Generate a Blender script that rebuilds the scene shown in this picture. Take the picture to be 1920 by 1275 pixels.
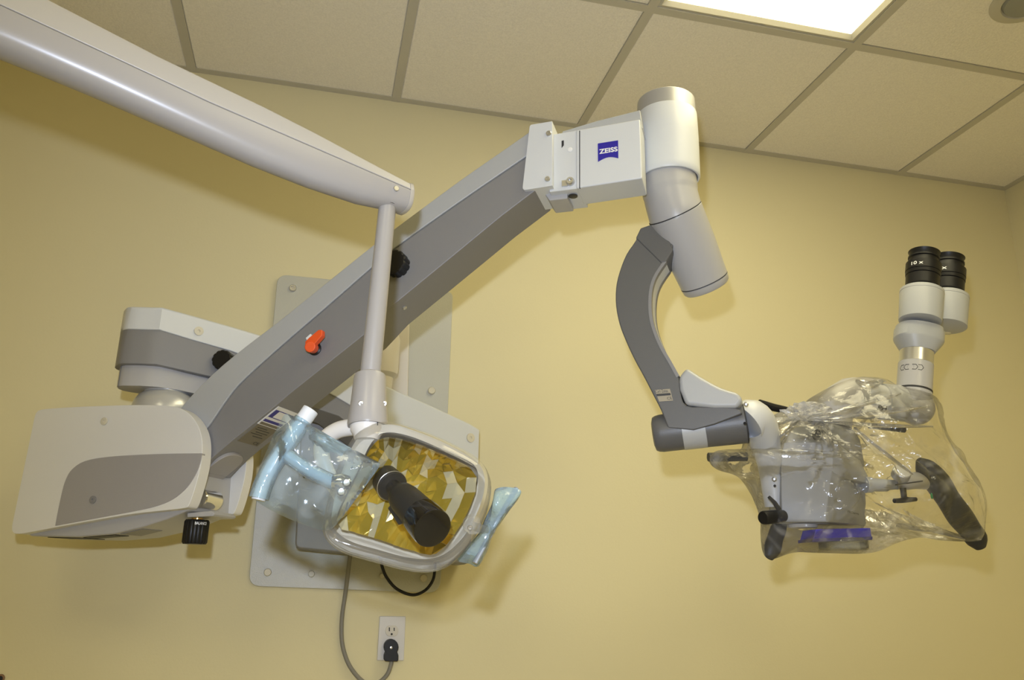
import bpy, bmesh, math, random
from mathutils import Vector, Matrix, noise
random.seed(7)
sc = bpy.context.scene
for o in list(bpy.data.objects): bpy.data.objects.remove(o)
col = sc.collection
V = Vector

# ------------------------------------------------------------------ camera
CZ = 1.17                                   # lens height above the floor
YAW, PIT, ROL, FPX = 0.22847, 0.28977, 0.01899, 1532.5
WALL = 2.248; CEIL = CZ + 1.430; RWALL = 2.382; LWALL = -2.1; BWALL = -1.9
cy, sy, cp, sp = math.cos(YAW), math.sin(YAW), math.cos(PIT), math.sin(PIT)
CF = V((sy*cp, cy*cp, sp)); CR0 = V((cy, -sy, 0)); CU0 = CR0.cross(CF)
CR = CR0*math.cos(ROL) + CU0*math.sin(ROL)
CU = CU0*math.cos(ROL) - CR0*math.sin(ROL)
CAM = V((0, 0, CZ))
cam = bpy.data.objects.new('camera', bpy.data.cameras.new('camera')); col.objects.link(cam)
cam.matrix_world = Matrix(((CR.x, CU.x, -CF.x, 0), (CR.y, CU.y, -CF.y, 0), (CR.z, CU.z, -CF.z, CZ), (0, 0, 0, 1)))
cam.data.sensor_fit = 'HORIZONTAL'; cam.data.sensor_width = 36; cam.data.lens = FPX/1920*36
cam.data.clip_start = 0.02
sc.camera = cam

# ------------------------------------------------------------------ light and exposure
sc.view_settings.view_transform = 'Standard'; sc.view_settings.look = 'None'
sc.view_settings.exposure = 0.0; sc.view_settings.gamma = 1.0; sc.view_settings.use_curve_mapping = False
w = bpy.data.worlds.new('world'); sc.world = w; w.use_nodes = True
w.node_tree.nodes['Background'].inputs[0].default_value = (1, .85, .6, 1)
w.node_tree.nodes['Background'].inputs[1].default_value = 0.02
# the camera's flash, just above and left of the lens
fl = bpy.data.lights.new('camera_flash', 'SPOT'); fl.energy = 56; fl.color = (0.86, 0.97, 1.22)
fl.spot_size = math.radians(100); fl.spot_blend = 1.0; fl.shadow_soft_size = 0.018
flo = bpy.data.objects.new('camera_flash', fl); col.objects.link(flo)
flo.location = CAM - CR*0.04 + CU*0.135
fd = (CF*1.0 + CR*0.02 - CU*0.05).normalized()
flo.rotation_euler = fd.to_track_quat('-Z', 'Y').to_euler()
LAMP = 9.0                                  # emission of the ceiling troffers

# ------------------------------------------------------------------ helpers
def ray(px, py):
    return (CF + CR*((px-960)/FPX) + CU*((637.5-py)/FPX))
def at(px, py, y):
    d = ray(px, py); return CAM + d*(y/d.y)
def at_z(px, py, z):
    d = ray(px, py); return CAM + d*((z-CZ)/d.z)
def mpp(P):                                 # metres per pixel at a point
    return (P-CAM).dot(CF)/FPX
class Frame:                                # a real plane in the room with an outward depth axis
    def __init__(s, o, u, v=V((0, 0, 1)), n=None):
        s.o = V(o); s.u = V(u).normalized(); s.v = V(v).normalized()
        s.n = V(n).normalized() if n is not None else s.v.cross(s.u).normalized()
        if s.n.dot(s.o-CAM) < 0: s.n = -s.n
    def p(s, px, py, d=0.0):
        r = ray(px, py); o = s.o + s.n*d
        t = (o-CAM).dot(s.n)/r.dot(s.n); P = CAM + r*t - s.o
        return (P.dot(s.u), P.dot(s.v))
    def w(s, a, b, d=0.0): return s.o + s.u*a + s.v*b + s.n*d
    def P(s, px, py, d=0.0):
        a, b = s.p(px, py, d); return s.w(a, b, d)
    def pts(s, L, d=0.0): return [s.p(x, y, d) for x, y in L]
def crm(L, n=4, closed=False):              # Catmull-Rom smoothing
    L = [V(p) for p in L]; N = len(L); out = []
    rng = range(N) if closed else range(N-1)
    for i in rng:
        if closed: a, b, c, d = L[i-1], L[i], L[(i+1) % N], L[(i+2) % N]
        else: a, b, c, d = L[max(i-1, 0)], L[i], L[i+1], L[min(i+2, N-1)]
        for k in range(n):
            t = k/n
            out.append(0.5*((2*b)+(c-a)*t+(2*a-5*b+4*c-d)*t*t+(3*b-a-3*c+d)*t**3))
    if not closed: out.append(L[-1])
    return out
def rnd(L, r, n=5):                         # round every corner of a polygon
    L = [V(p) for p in L]; out = []; N = len(L)
    for i in range(N):
        rr = r[min(i, len(r)-1)] if isinstance(r, (list, tuple)) else r
        a, b, c = L[i-1], L[i], L[(i+1) % N]
        if rr <= 0: out.append(b); continue
        p = b + (a-b).normalized()*min(rr, (a-b).length*.48)
        q = b + (c-b).normalized()*min(rr, (c-b).length*.48)
        for k in range(n+1):
            t = k/n; out.append(p*(1-t)**2 + b*2*t*(1-t) + q*t*t)
    return out
def new(): return bmesh.new()
def ring_faces(bm, A, B):
    n = len(A)
    for i in range(n):
        try: bm.faces.new((A[i], A[(i+1) % n], B[(i+1) % n], B[i]))
        except ValueError: pass
def loft(bm, rings, cap0=True, cap1=True):
    R = [[bm.verts.new(p) for p in r] for r in rings]
    for a, b in zip(R, R[1:]): ring_faces(bm, a, b)
    if cap0: bm.faces.new(R[0][::-1])
    if cap1: bm.faces.new(R[-1])
    return bm
def prism(fr, L, d0, d1, bm=None):
    bm = bm or new()
    return loft(bm, [[fr.w(p[0], p[1], d0) for p in L], [fr.w(p[0], p[1], d1) for p in L]])
def basis(ax):
    ax = V(ax).normalized(); t = V((0, 0, 1)) if abs(ax.z) < .9 else V((1, 0, 0))
    e = ax.cross(t).normalized(); return ax, e, ax.cross(e).normalized()
def lathe(p0, ax, prof, seg=40, bm=None, cap0=True, cap1=True):
    bm = bm or new(); ax, e, g = basis(ax); R = []
    for t, r in prof:
        R.append([V(p0)+ax*t+(e*math.cos(2*math.pi*k/seg)+g*math.sin(2*math.pi*k/seg))*max(r, 1e-5) for k in range(seg)])
    return loft(bm, R, cap0, cap1)
def knurl(p0, ax, length, r, ribs=14, depth=.08, bm=None):
    bm = bm or new(); ax, e, g = basis(ax); R = []; seg = ribs*6
    for t, s in ((0, .9), (.08, 1), (.92, 1), (1, .9)):
        R.append([V(p0)+ax*t*length+(e*math.cos(2*math.pi*k/seg)+g*math.sin(2*math.pi*k/seg))*r*s*(1-depth*(.5-.5*math.cos(2*math.pi*k/6))**4) for k in range(seg)])
    return loft(bm, R)
def sweep(pts, rad, seg=16, bm=None):
    bm = bm or new(); pts = [V(p) for p in pts]; R = []; e = None
    for i, p in enumerate(pts):
        t = (pts[min(i+1, len(pts)-1)]-pts[max(i-1, 0)]).normalized()
        if e is None: _, e, g = basis(t)
        e = (e-t*e.dot(t)).normalized(); g = t.cross(e)
        r = rad[i] if isinstance(rad, (list, tuple)) else rad
        ra, rb = (r if isinstance(r, tuple) else (r, r))
        R.append([p+e*math.cos(2*math.pi*k/seg)*ra+g*math.sin(2*math.pi*k/seg)*rb for k in range(seg)])
    return loft(bm, R)
def box(fr, a0, a1, b0, b1, d0, d1, bm=None):
    return prism(fr, [(a0, b0), (a1, b0), (a1, b1), (a0, b1)], d0, d1, bm)
def ball(c, r, bm=None, sx=V((1, 1, 1)), sub=3):
    bm = bm or new(); q = bmesh.ops.create_icosphere(bm, subdivisions=sub, radius=r)
    for v in q['verts']: v.co = V((v.co.x*sx[0], v.co.y*sx[1], v.co.z*sx[2])) + V(c)
    return bm
def root_of(o):
    while o.parent: o = o.parent
    return o
def obj(name, bm, mat, parent=None, bevel=0, smooth=35, label=None, seg=3, sub=0):
    bmesh.ops.recalc_face_normals(bm, faces=bm.faces)
    for f in bm.faces: f.smooth = smooth > 0
    if smooth > 0:
        for e in bm.edges:
            if len(e.link_faces) == 2 and e.calc_face_angle(0) > math.radians(smooth): e.smooth = False
    off = root_of(parent).location if parent else V((0, 0, 0))
    for v in bm.verts: v.co -= off
    me = bpy.data.meshes.new(name); bm.to_mesh(me); bm.free()
    for m in (mat if isinstance(mat, list) else [mat]): me.materials.append(m)
    o = bpy.data.objects.new(name, me); col.objects.link(o)
    if parent: o.parent = parent
    if bevel:
        b = o.modifiers.new('bevel', 'BEVEL'); b.width = bevel; b.segments = seg; b.limit_method = 'ANGLE'
        b.angle_limit = math.radians(38); b.harden_normals = True
    if sub:
        s = o.modifiers.new('sub', 'SUBSURF'); s.levels = s.render_levels = sub
    if label: o['label'] = label
    return o
def thing(name, label, cat, loc, group=None):
    o = bpy.data.objects.new(name, None); col.objects.link(o); o.location = loc; o.empty_display_size = .05
    o['label'] = label; o['category'] = cat
    if group: o['group'] = group
    return o
def tag(o, label, cat, group=None):
    o['label'] = label; o['category'] = cat
    if group: o['group'] = group
    return o
def struct(o): o['kind'] = 'structure'; return o
def text2d(s, bold=0.0, shear=0.0):         # returns (verts, faces) normalised to 0..1 by 0..1
    c = bpy.data.curves.new('t', 'FONT'); c.body = s; c.size = 1; c.offset = bold; c.shear = shear; c.resolution_u = 3
    o = bpy.data.objects.new('t', c); col.objects.link(o)
    dg = bpy.context.evaluated_depsgraph_get(); me = bpy.data.meshes.new_from_object(o.evaluated_get(dg))
    vs = [v.co.copy() for v in me.vertices]; fs = [tuple(p.vertices) for p in me.polygons]
    bpy.data.objects.remove(o); bpy.data.meshes.remove(me)
    x0 = min(v.x for v in vs); x1 = max(v.x for v in vs); y0 = min(v.y for v in vs); y1 = max(v.y for v in vs)
    return [((v.x-x0)/(x1-x0), (v.y-y0)/(y1-y0)) for v in vs], fs
def textbm(s, fn, bold=0.0, bm=None, shear=0.0):
    bm = bm or new(); vs, fs = text2d(s, bold, shear); W = [bm.verts.new(fn(u, v)) for u, v in vs]
    for f in fs:
        try: bm.faces.new([W[i] for i in f])
        except ValueError: pass
    return bm

# ------------------------------------------------------------------ materials
def mat(name, colr, rough=.45, metal=0, spec=.5, bump=0, bscale=300, coat=0, noise_amt=0, nscale=40):
    m = bpy.data.materials.new(name); m.use_nodes = True; nt = m.node_tree; b = nt.nodes['Principled BSDF']
    b.inputs['Base Color'].default_value = (*colr, 1); b.inputs['Roughness'].default_value = rough
    b.inputs['Metallic'].default_value = metal; b.inputs['Specular IOR Level'].default_value = spec
    b.inputs['Coat Weight'].default_value = coat
    tc = nt.nodes.new('ShaderNodeTexCoord')
    nz = nt.nodes.new('ShaderNodeTexNoise'); nz.inputs['Scale'].default_value = nscale; nz.inputs['Detail'].default_value = 4
    nt.links.new(tc.outputs['Object'], nz.inputs['Vector'])
    mx = nt.nodes.new('ShaderNodeMix'); mx.data_type = 'RGBA'; mx.blend_type = 'MULTIPLY'
    mx.inputs[6].default_value = (*colr, 1); k = 1-noise_amt
    cr = nt.nodes.new('ShaderNodeValToRGB'); cr.color_ramp.elements[0].color = (k, k, k, 1); cr.color_ramp.elements[1].color = (1, 1, 1, 1)
    cr.color_ramp.elements[0].position = .35; cr.color_ramp.elements[1].position = .65
    nt.links.new(nz.outputs['Fac'], cr.inputs['Fac']); nt.links.new(cr.outputs['Color'], mx.inputs[7])
    mx.inputs[0].default_value = 1; nt.links.new(mx.outputs[2], b.inputs['Base Color'])
    if bump:
        n2 = nt.nodes.new('ShaderNodeTexNoise'); n2.inputs['Scale'].default_value = bscale; n2.inputs['Detail'].default_value = 3
        nt.links.new(tc.outputs['Object'], n2.inputs['Vector'])
        bp = nt.nodes.new('ShaderNodeBump'); bp.inputs['Strength'].default_value = bump; bp.inputs['Distance'].default_value = .002
        nt.links.new(n2.outputs['Fac'], bp.inputs['Height']); nt.links.new(bp.outputs['Normal'], b.inputs['Normal'])
    return m
def emit(name, c, s):
    m = bpy.data.materials.new(name); m.use_nodes = True; nt = m.node_tree; nt.nodes.clear()
    e = nt.nodes.new('ShaderNodeEmission'); e.inputs[0].default_value = (*c, 1); e.inputs[1].default_value = s
    o = nt.nodes.new('ShaderNodeOutputMaterial'); nt.links.new(e.outputs[0], o.inputs[0]); return m
def film(name, tint, milky, gloss, bump, scale, rough=.12, aniso=None, back=0.0):
    m = bpy.data.materials.new(name); m.use_nodes = True; nt = m.node_tree; nt.nodes.clear(); N = nt.nodes.new; L = nt.links.new
    tc = N('ShaderNodeTexCoord'); mp = N('ShaderNodeMapping'); L(tc.outputs['Object'], mp.inputs[0])
    if aniso: mp.inputs['Scale'].default_value = aniso
    nz = N('ShaderNodeTexNoise'); nz.inputs['Scale'].default_value = scale; nz.inputs['Detail'].default_value = 3; nz.inputs['Distortion'].default_value = .6
    L(mp.outputs[0], nz.inputs['Vector'])
    bp = N('ShaderNodeBump'); bp.inputs['Strength'].default_value = bump; bp.inputs['Distance'].default_value = .01; L(nz.outputs['Fac'], bp.inputs['Height'])
    tr = N('ShaderNodeBsdfTransparent'); tr.inputs[0].default_value = (*tint, 1)
    df = N('ShaderNodeBsdfDiffuse'); df.inputs[0].default_value = (.85*tint[0], .85*tint[1], .85*tint[2], 1); L(bp.outputs[0], df.inputs['Normal'])
    gl = N('ShaderNodeBsdfGlossy'); gl.inputs['Roughness'].default_value = rough; L(bp.outputs[0], gl.inputs['Normal'])
    fr = N('ShaderNodeFresnel'); fr.inputs['IOR'].default_value = 1.5; L(bp.outputs[0], fr.inputs['Normal'])
    mu = N('ShaderNodeMath'); mu.operation = 'MULTIPLY_ADD'; mu.use_clamp = True; mu.inputs[1].default_value = gloss; mu.inputs[2].default_value = 0.01
    L(fr.outputs[0], mu.inputs[0])
    m1 = N('ShaderNodeMixShader'); m1.inputs[0].default_value = milky
    if back:                                 # doubled layers of film look milkier
        n3 = N('ShaderNodeTexNoise'); n3.inputs['Scale'].default_value = 9; n3.inputs['Detail'].default_value = 6; n3.inputs['Distortion'].default_value = 2.2
        L(tc.outputs['Object'], n3.inputs['Vector']); rp = N('ShaderNodeMapRange'); rp.inputs[1].default_value = .52; rp.inputs[2].default_value = .72
        rp.inputs[3].default_value = milky; rp.inputs[4].default_value = back; L(n3.outputs['Fac'], rp.inputs[0]); L(rp.outputs[0], m1.inputs[0])
    L(tr.outputs[0], m1.inputs[1]); L(df.outputs[0], m1.inputs[2])
    m2 = N('ShaderNodeMixShader'); L(mu.outputs[0], m2.inputs[0]); L(m1.outputs[0], m2.inputs[1]); L(gl.outputs[0], m2.inputs[2])
    o = N('ShaderNodeOutputMaterial'); L(m2.outputs[0], o.inputs[0]); return m

M = {}
M['wall'] = mat('yellow_wall_paint', (.72, .655, .42), .62, spec=.25, bump=.12, bscale=180)
M['headlow'] = mat('head_grey_lacquer', (.25, .255, .265), .4)
M['headmid'] = mat('head_pale_lacquer', (.33, .335, .345), .4)
M['conn'] = mat('connector_lacquer', (.56, .57, .58), .35)
M['tile'] = mat('ceiling_tile', (.88, .83, .72), .9, spec=.1, bump=.9, bscale=160, noise_amt=.09, nscale=260)
M['tbar'] = mat('tbar_paint', (.52, .49, .40), .5, spec=.3)
M['floor'] = mat('vinyl_floor', (.60, .57, .50), .4, noise_amt=.2)
M['white'] = mat('white_lacquer', (.62, .64, .66), .38, bump=.05, bscale=500)
M['cream'] = mat('cream_white_plastic', (.70, .66, .60), .32)
M['cover'] = mat('pale_cover_lacquer', (.72, .71, .68), .45, bump=.06, bscale=500)
M['ltgrey'] = mat('light_grey_lacquer', (.40, .41, .42), .40, bump=.08, bscale=500)
M['dgrey'] = mat('dark_grey_lacquer', (.105, .105, .107), .42, bump=.08, bscale=500)
M['pgrey'] = mat('panel_grey_lacquer', (.34, .325, .32), .45, bump=.08, bscale=500)
M['grey'] = mat('grey_lacquer', (.22, .217, .222), .42, bump=.08, bscale=500)
M['midgrey'] = mat('mid_grey_lacquer', (.41, .405, .41), .30, bump=.04, bscale=500)
M['metal'] = mat('brushed_steel', (.62, .62, .62), .3, metal=.9)
M['satin'] = mat('satin_aluminium', (.48, .48, .48), .42, metal=.55)
M['chrome'] = mat('chrome', (.85, .85, .86), .12, metal=1)
M['brass'] = mat('brass', (.75, .5, .2), .25, metal=1)
M['black'] = mat('black_plastic', (.007, .007, .008), .42, spec=.35)
M['blackg'] = mat('gloss_black', (.004, .004, .005), .08, coat=.5)
M['dark'] = mat('dark_gap', (.02, .02, .022), .7)
M['slate'] = mat('dark_grey_rubber', (.024, .024, .025), .5, bump=.1)
M['blue'] = mat('logo_blue', (.018, .012, .32), .35)
M['lblue'] = mat('label_blue', (.03, .03, .25), .4)
M['logow'] = mat('logo_white', (.8, .8, .8), .4)
M['print'] = mat('dark_print', (.03, .03, .03), .5)
M['orange'] = mat('orange_plastic', (.80, .10, .02), .35)
M['plate'] = mat('silver_hammered_plate', (.50, .50, .45), .30, spec=.6, bump=.35, bscale=420)
M['outlet'] = mat('outlet_plastic', (.66, .64, .62), .35)
M['recept'] = mat('receptacle_plastic', (.62, .58, .50), .4)
M['gcable'] = mat('grey_cable', (.22, .21, .18), .5)
M['beam'] = mat('beam_cream', (.42, .395, .355), .32)
M['pole'] = mat('warm_grey_pole', (.34, .32, .30), .30)
M['bluebox'] = mat('blue_filter_glass', (.03, .025, .55), .12, spec=.8)
M['label'] = mat('bronze_label', (.17, .15, .11), .5)
M['cap'] = mat('cream_screw_cap', (.62, .58, .46), .5)
M['knobg'] = mat('ribbed_grey', (.42, .42, .41), .35, metal=.3)
M['green'] = mat('green_mark', (.02, .25, .09), .4)
M['lamp'] = emit('lamp_diffuser', (.98, .88, .55), LAMP)

# ------------------------------------------------------------------ room shell
RX = Frame((0, 0, CZ), (1, 0, 0))
def slab(name, c0, c1, m):
    bm = new(); bmesh.ops.create_cube(bm, size=1)
    c = (V(c0)+V(c1))/2; s = V(c1)-V(c0)
    for v in bm.verts: v.co = V((v.co.x*s.x, v.co.y*s.y, v.co.z*s.z)) + c
    return struct(obj(name, bm, m, smooth=0))
slab('wall_back', (LWALL-.1, WALL, 0), (RWALL+.1, WALL+.1, CEIL), M['wall'])
slab('wall_right', (RWALL, BWALL-.1, 0), (RWALL+.1, WALL, CEIL), M['wall'])
slab('wall_left', (LWALL-.1, BWALL-.1, 0), (LWALL, WALL, CEIL), M['wall'])
slab('wall_front', (LWALL, BWALL-.1, 0), (RWALL, BWALL, CEIL), M['wall'])
slab('floor', (LWALL-.1, BWALL-.1, -.1), (RWALL+.1, WALL+.1, 0), M['floor'])
# suspended ceiling: grid and tiles
T = .5966; GX = -.4588; TY = [WALL-.5966-k*T for k in range(-1, 8)]
gx = [GX+i*T for i in range(-3, 5) if LWALL < GX+i*T < RWALL]
xs = [LWALL]+gx+[RWALL]; ys = [y for y in TY if BWALL < y <= WALL]+[BWALL]
TW = .0125
troffers = [(GX+2*T, GX+3*T, WALL-3*T, WALL-T), (GX-T, GX, WALL-6*T, WALL-4*T), (GX+2*T, GX+3*T, WALL-6*T, WALL-4*T)]  # first is in view; the two behind the camera are added for ambient light
def in_troffer(x, y): return any(a < x < b and c < y < d for a, b, c, d in troffers)
bmt = new()
for i in range(len(xs)-1):
    for j in range(len(ys)-1):
        x0, x1, y1, y0 = xs[i], xs[i+1], ys[j], ys[j+1]
        if in_troffer((x0+x1)/2, (y0+y1)/2): continue
        g = TW*.92; h = CEIL+.006
        a = [(x0+g, y0+g), (x1-g, y0+g), (x1-g, y1-g), (x0+g, y1-g)]
        q = .004
        b = [(x0+g+q, y0+g+q), (x1-g-q, y0+g+q), (x1-g-q, y1-g-q), (x0+g+q, y1-g-q)]
        # tile hangs level with the grid with a small chamfered edge
        rings = [[V((x, y, CEIL+.02)) for x, y in a], [V((x, y, CEIL+.001)) for x, y in a], [V((x, y, CEIL-.002)) for x, y in b]]
        loft(bmt, rings, cap0=False)
ceil_o = struct(obj('ceiling', bmt, M['tile'], smooth=0))
slab('ceiling_deck', (LWALL, BWALL, CEIL+.021), (RWALL, WALL, CEIL+.05), M['tile']).name = 'ceiling'
def tbar(p, q):
    bm = new(); d = (V(q)-V(p)).normalized(); s = V((-d.y, d.x, 0))
    sec = [(-TW, .004), (-TW, 0), (TW, 0), (TW, .004), (.001, .005), (.001, .02), (-.001, .02), (-.001, .005)]
    loft(bm, [[V(e)+s*a+V((0, 0, b-.0045)) for a, b in sec] for e in (p, q)]); return bm
n = 1
for x in gx:
    struct(obj('trim_%d' % n, tbar((x, BWALL, CEIL), (x, WALL, CEIL)), M['tbar'], smooth=0)); n += 1
for y in ys[1:-1]:
    for a, b in zip(xs, xs[1:]):
        if any(c0-.01 < (a+b)/2 < c1+.01 and d0+.01 < y < d1-.01 for c0, c1, d0, d1 in troffers): continue
        struct(obj('trim_%d' % n, tbar((a+TW, y, CEIL), (b-TW, y, CEIL)), M['tbar'], smooth=0)); n += 1
def angle(p, q, inward):
    bm = new(); s = V(inward)
    z_ = -.0035-.0004*n%.0011; sec = [(0, z_), (.024, z_), (.024, -.001), (.001, -.001), (.001, .02), (0, .02)]
    loft(bm, [[V(e)+s*a+V((0, 0, b)) for a, b in sec] for e in (p, q)]); return bm
for p, q, s in (((LWALL, WALL, CEIL), (RWALL, WALL, CEIL), (0, -1, 0)), ((RWALL, BWALL, CEIL), (RWALL, WALL, CEIL), (-1, 0, 0)), ((LWALL, BWALL, CEIL), (LWALL, WALL, CEIL), (1, 0, 0))):
    struct(obj('trim_%d' % n, angle(p, q, s), M['tbar'], smooth=0)); n += 1
# recessed troffers
labels = ['bright rectangular ceiling light panel set in the grid above the microscope',
          'added unseen light panel behind the camera on the left, for room ambient', 'added unseen light panel behind the camera on the right, for room ambient']
for (a, b, c, d), lb in zip(troffers, labels):
    t = thing('ceiling_light', lb, 'ceiling light', ((a+b)/2, (c+d)/2, CEIL), 'ceiling light panels')
    fw = .020; g = TW
    bm = new(); o_ = [(a+g, c+g), (b-g, c+g), (b-g, d-g), (a+g, d-g)]; i_ = [(a+g+fw, c+g+fw), (b-g-fw, c+g+fw), (b-g-fw, d-g-fw), (a+g+fw, d-g-fw)]
    m_ = [(a+g+fw*.45, c+g+fw*.45), (b-g-fw*.45, c+g+fw*.45), (b-g-fw*.45, d-g-fw*.45), (a+g+fw*.45, d-g-fw*.45)]
    loft(bm, [[V((x, y, CEIL+.018)) for x, y in o_], [V((x, y, CEIL-.001)) for x, y in o_], [V((x, y, CEIL-.003)) for x, y in m_], [V((x, y, CEIL+.006)) for x, y in i_], [V((x, y, CEIL+.016)) for x, y in i_]], False, False)
    obj('frame', bm, M['tbar'], t, smooth=0)
    bm = new(); loft(bm, [[V((x, y, CEIL+.007)) for x, y in i_], [V((x, y, CEIL+.012)) for x, y in i_]])
    obj('diffuser', bm, M['lamp'], t, smooth=0)
# round ceiling speaker
c = at_z(1926, 0, CEIL); sp_ = thing('ceiling_speaker', 'round grey ceiling fitting cut off by the top right corner', 'speaker', c)
obj('rim', lathe(c+V((0, 0, .0)), (0, 0, -1), [(-.004, .085), (.004, .085), (.008, .078), (.009, .060), (.003, .056)], 48), M['tbar'], sp_)
obj('grille', lathe(c+V((0, 0, -.004)), (0, 0, -1), [(0, .056), (.007, .052), (.009, .03), (.010, .001)], 48), mat('speaker_grey', (.30, .30, .26), .7), sp_)

# ------------------------------------------------------------------ wall frame
WF = Frame((0, WALL, CZ), (1, 0, 0))
def disc_px(fr, px, py, rpx, d, h, prof=None, seg=24):
    P = fr.P(px, py, d); r = rpx*mpp(P)
    return lathe(P, -fr.n, prof and [(t*h, q*r) for t, q in prof] or [(-h*.2, r), (h*.7, r), (h, r*.85)], seg)
SCREW = [(0, 1), (.6, 1), (1, .8), (1, .45), (.6, .38), (.6, .01)]
# ================================================================== SURGICAL MICROSCOPE
mic = thing('surgical_microscope', 'wall-mounted surgical microscope on a long white and grey swing arm, optics bagged in plastic', 'microscope', at(650, 815, WALL))
# mounting plate
pl = obj('mounting_plate', prism(WF, rnd(WF.pts([(521, 517), (848, 550), (824, 1112), (466, 1099)]), [.03, .02, .035, .03], 8), -.014, 0), M['plate'], mic, bevel=.002)
for x, y, r, m in ((549, 541, 7, 'metal'), (809, 733, 7, 'cap'), (502, 1073, 7, 'cap'), (584, 1076, 6, 'plate'), (794, 1084, 7, 'cap'), (716, 1080, 5, 'cap')):
    obj('screw', disc_px(WF, x, y, r, -.014, .008, SCREW if m == 'metal' else None), M[m], pl)
# wall column with pivot
obj('wall_column', prism(WF, rnd(WF.pts([(686, 590), (768, 598), (764, 800), (672, 800)], -.05), .008), -.05, -.0145), M['cream'], mic, bevel=.004)
P = at(713, 705, 2.10); r = 33*mpp(P)
pv = obj('pivot_hub', lathe(P+V((0, 0, .12)), (0, 0, -1), [(0, r*.5), (.006, r*.9), (.02, r), (.10, r), (.115, r*.96), (.125, r*.72), (.17, r*.66)]), M['cream'], mic)
# housing on the wall plate
HF = Frame((0, 2.12, CZ), (1, 0, 0))
obj('wall_housing', prism(HF, rnd(HF.pts([(566, 762), (895, 862), (880, 1060), (553, 1028)]), [.01, .01, .02, .014]), 0, WALL-.0145-2.12), M['grey'], mic, bevel=.005)
# carrier arm, a loft of stations along its axis
A0 = at(303, 600, 1.79); A1 = at(897, 800, 2.09); A0.z = A1.z = CZ
CA = Frame(A0, (A1-A0), n=(A1-A0).normalized().cross(V((0, 0, 1))))
CW = .125
def carrier(tops, bots, wid, front=0.0):
    rings = []
    for (a, zt), (_, zb), (f0, f1) in zip(tops, bots, wid):
        q = .004
        rings.append([CA.w(a, zb, f0), CA.w(a, zb, f1), CA.w(a, zt-q, f1), CA.w(a, zt, f1-q), CA.w(a, zt, f0+q), CA.w(a, zt-q, f0)])
    return loft(new(), rings)
def zs(L): return [CA.p(x, y) for x, y in L]
endx = [-.064, -.062, -.056, -.042, -.020]
endw = [(.058, .075), (.046, .09), (.036, .104), (.026, .117), (.0125, .123)]
def layer(top, bot, inset=0.0, proud=0.0, wide=None):
    t = zs(top); b = zs(bot)
    tt = [(a*(1-inset), t[0][1]) for a in endx]+t; bb = [(a*(1-inset), b[0][1]) for a in endx]+b
    ww = [(f0+inset*.1-proud, f1-inset*.1+proud) for f0, f1 in endw]+[(0+inset*.1-proud, CW-inset*.1+proud)]*len(t)
    return carrier(tt, bb, ww)
ca = obj('carrier_arm', layer([(304, 612), (443, 650), (640, 722), (760, 790), (890, 850)], [(297, 684), (396, 709), (560, 770), (740, 870), (880, 930)]), M['grey'], mic, bevel=.003)
obj('top_cover', layer([(304, 576), (370, 594), (440, 614), (480, 626), (560, 650), (640, 686), (720, 722), (800, 757), (880, 794), (898, 805)],
                       [(299, 619), (365, 639), (440, 660), (480, 676), (560, 706), (640, 748), (725, 797), (800, 832), (880, 862), (898, 869)], proud=.003), M['white'], ca, bevel=.003)
obj('lower_skirt', layer([(303, 680), (340, 691), (396, 705), (500, 745)], [(304, 724), (340, 729), (396, 741), (500, 780)], inset=.14), M['midgrey'], ca, bevel=.003)
for x, y in ((372.5, 621), (882, 821)):
    obj('screw_cap', disc_px(CA, x, y, 8.5, -.003, .003, [(0, 1), (.9, 1), (1, .85), (1, .3), (.3, .2), (.3, .01)]), M['cap'], ca)
P = CA.P(417, 680, .0)
obj('clamp_knob', knurl(P+V((.012, .01, 0)), V((-.35, -1, .05)), .038, 19*mpp(P), 12), M['black'], ca)
# swivel dome under the arm end
P = CA.P(318, 700, CW/2); P.z = CA.P(304, 724).z - .002
obj('swivel_dome', lathe(P, (0, 0, -1), [(-.02, .045), (0, .046), (.008, .056), (.02, .063), (.035, .067), (.05, .068), (.075, .068)]), mat('silver_paint', (.58, .58, .57), .28, metal=.4), mic)

# spring arm: its vertical plane runs toward the camera on the right
AZ = math.radians(29)
O = at(1000, 300, 1.40)
SF = Frame(O, (math.cos(AZ), -math.sin(AZ), 0)); TH = .105
top = [(338, 772), (345, 757), (400, 700), (460, 650), (518, 606), (611, 531), (698, 461), (741, 428), (860, 340), (940, 284), (1000, 242)]
mid = [(383, 845), (382, 815), (396, 795), (431, 744), (460, 711), (532, 646), (611, 578), (698, 502), (738, 468), (860, 381), (985, 296), (1010, 280)]
low = [(1010, 352), (1002, 358), (940, 405), (860, 471), (727, 580), (684, 626), (541, 740), (518, 760), (438, 824), (398, 858), (374, 884), (345, 884), (345, 840)]
sa = obj('spring_arm', prism(SF, SF.pts(crm([(x, y) for x, y in mid], 3)[:])[0:] + SF.pts(low), 0, TH), M['grey'], mic, bevel=.005)
midr = [(x, y) for x, y in mid][::-1]
obj('top_cover', prism(SF, SF.pts(crm([(x, y) for x, y in top], 3), -.003) + SF.pts(crm([(x-2, y-1) for x, y in midr], 3), -.003), -.003, TH+.003), M['ltgrey'], sa, bevel=.0025)
# shallow trough under the arm's root
P = SF.P(455, 830, TH*.5)
ud = SF.u*math.cos(.62)+V((0, 0, 1))*math.sin(.62)
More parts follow.
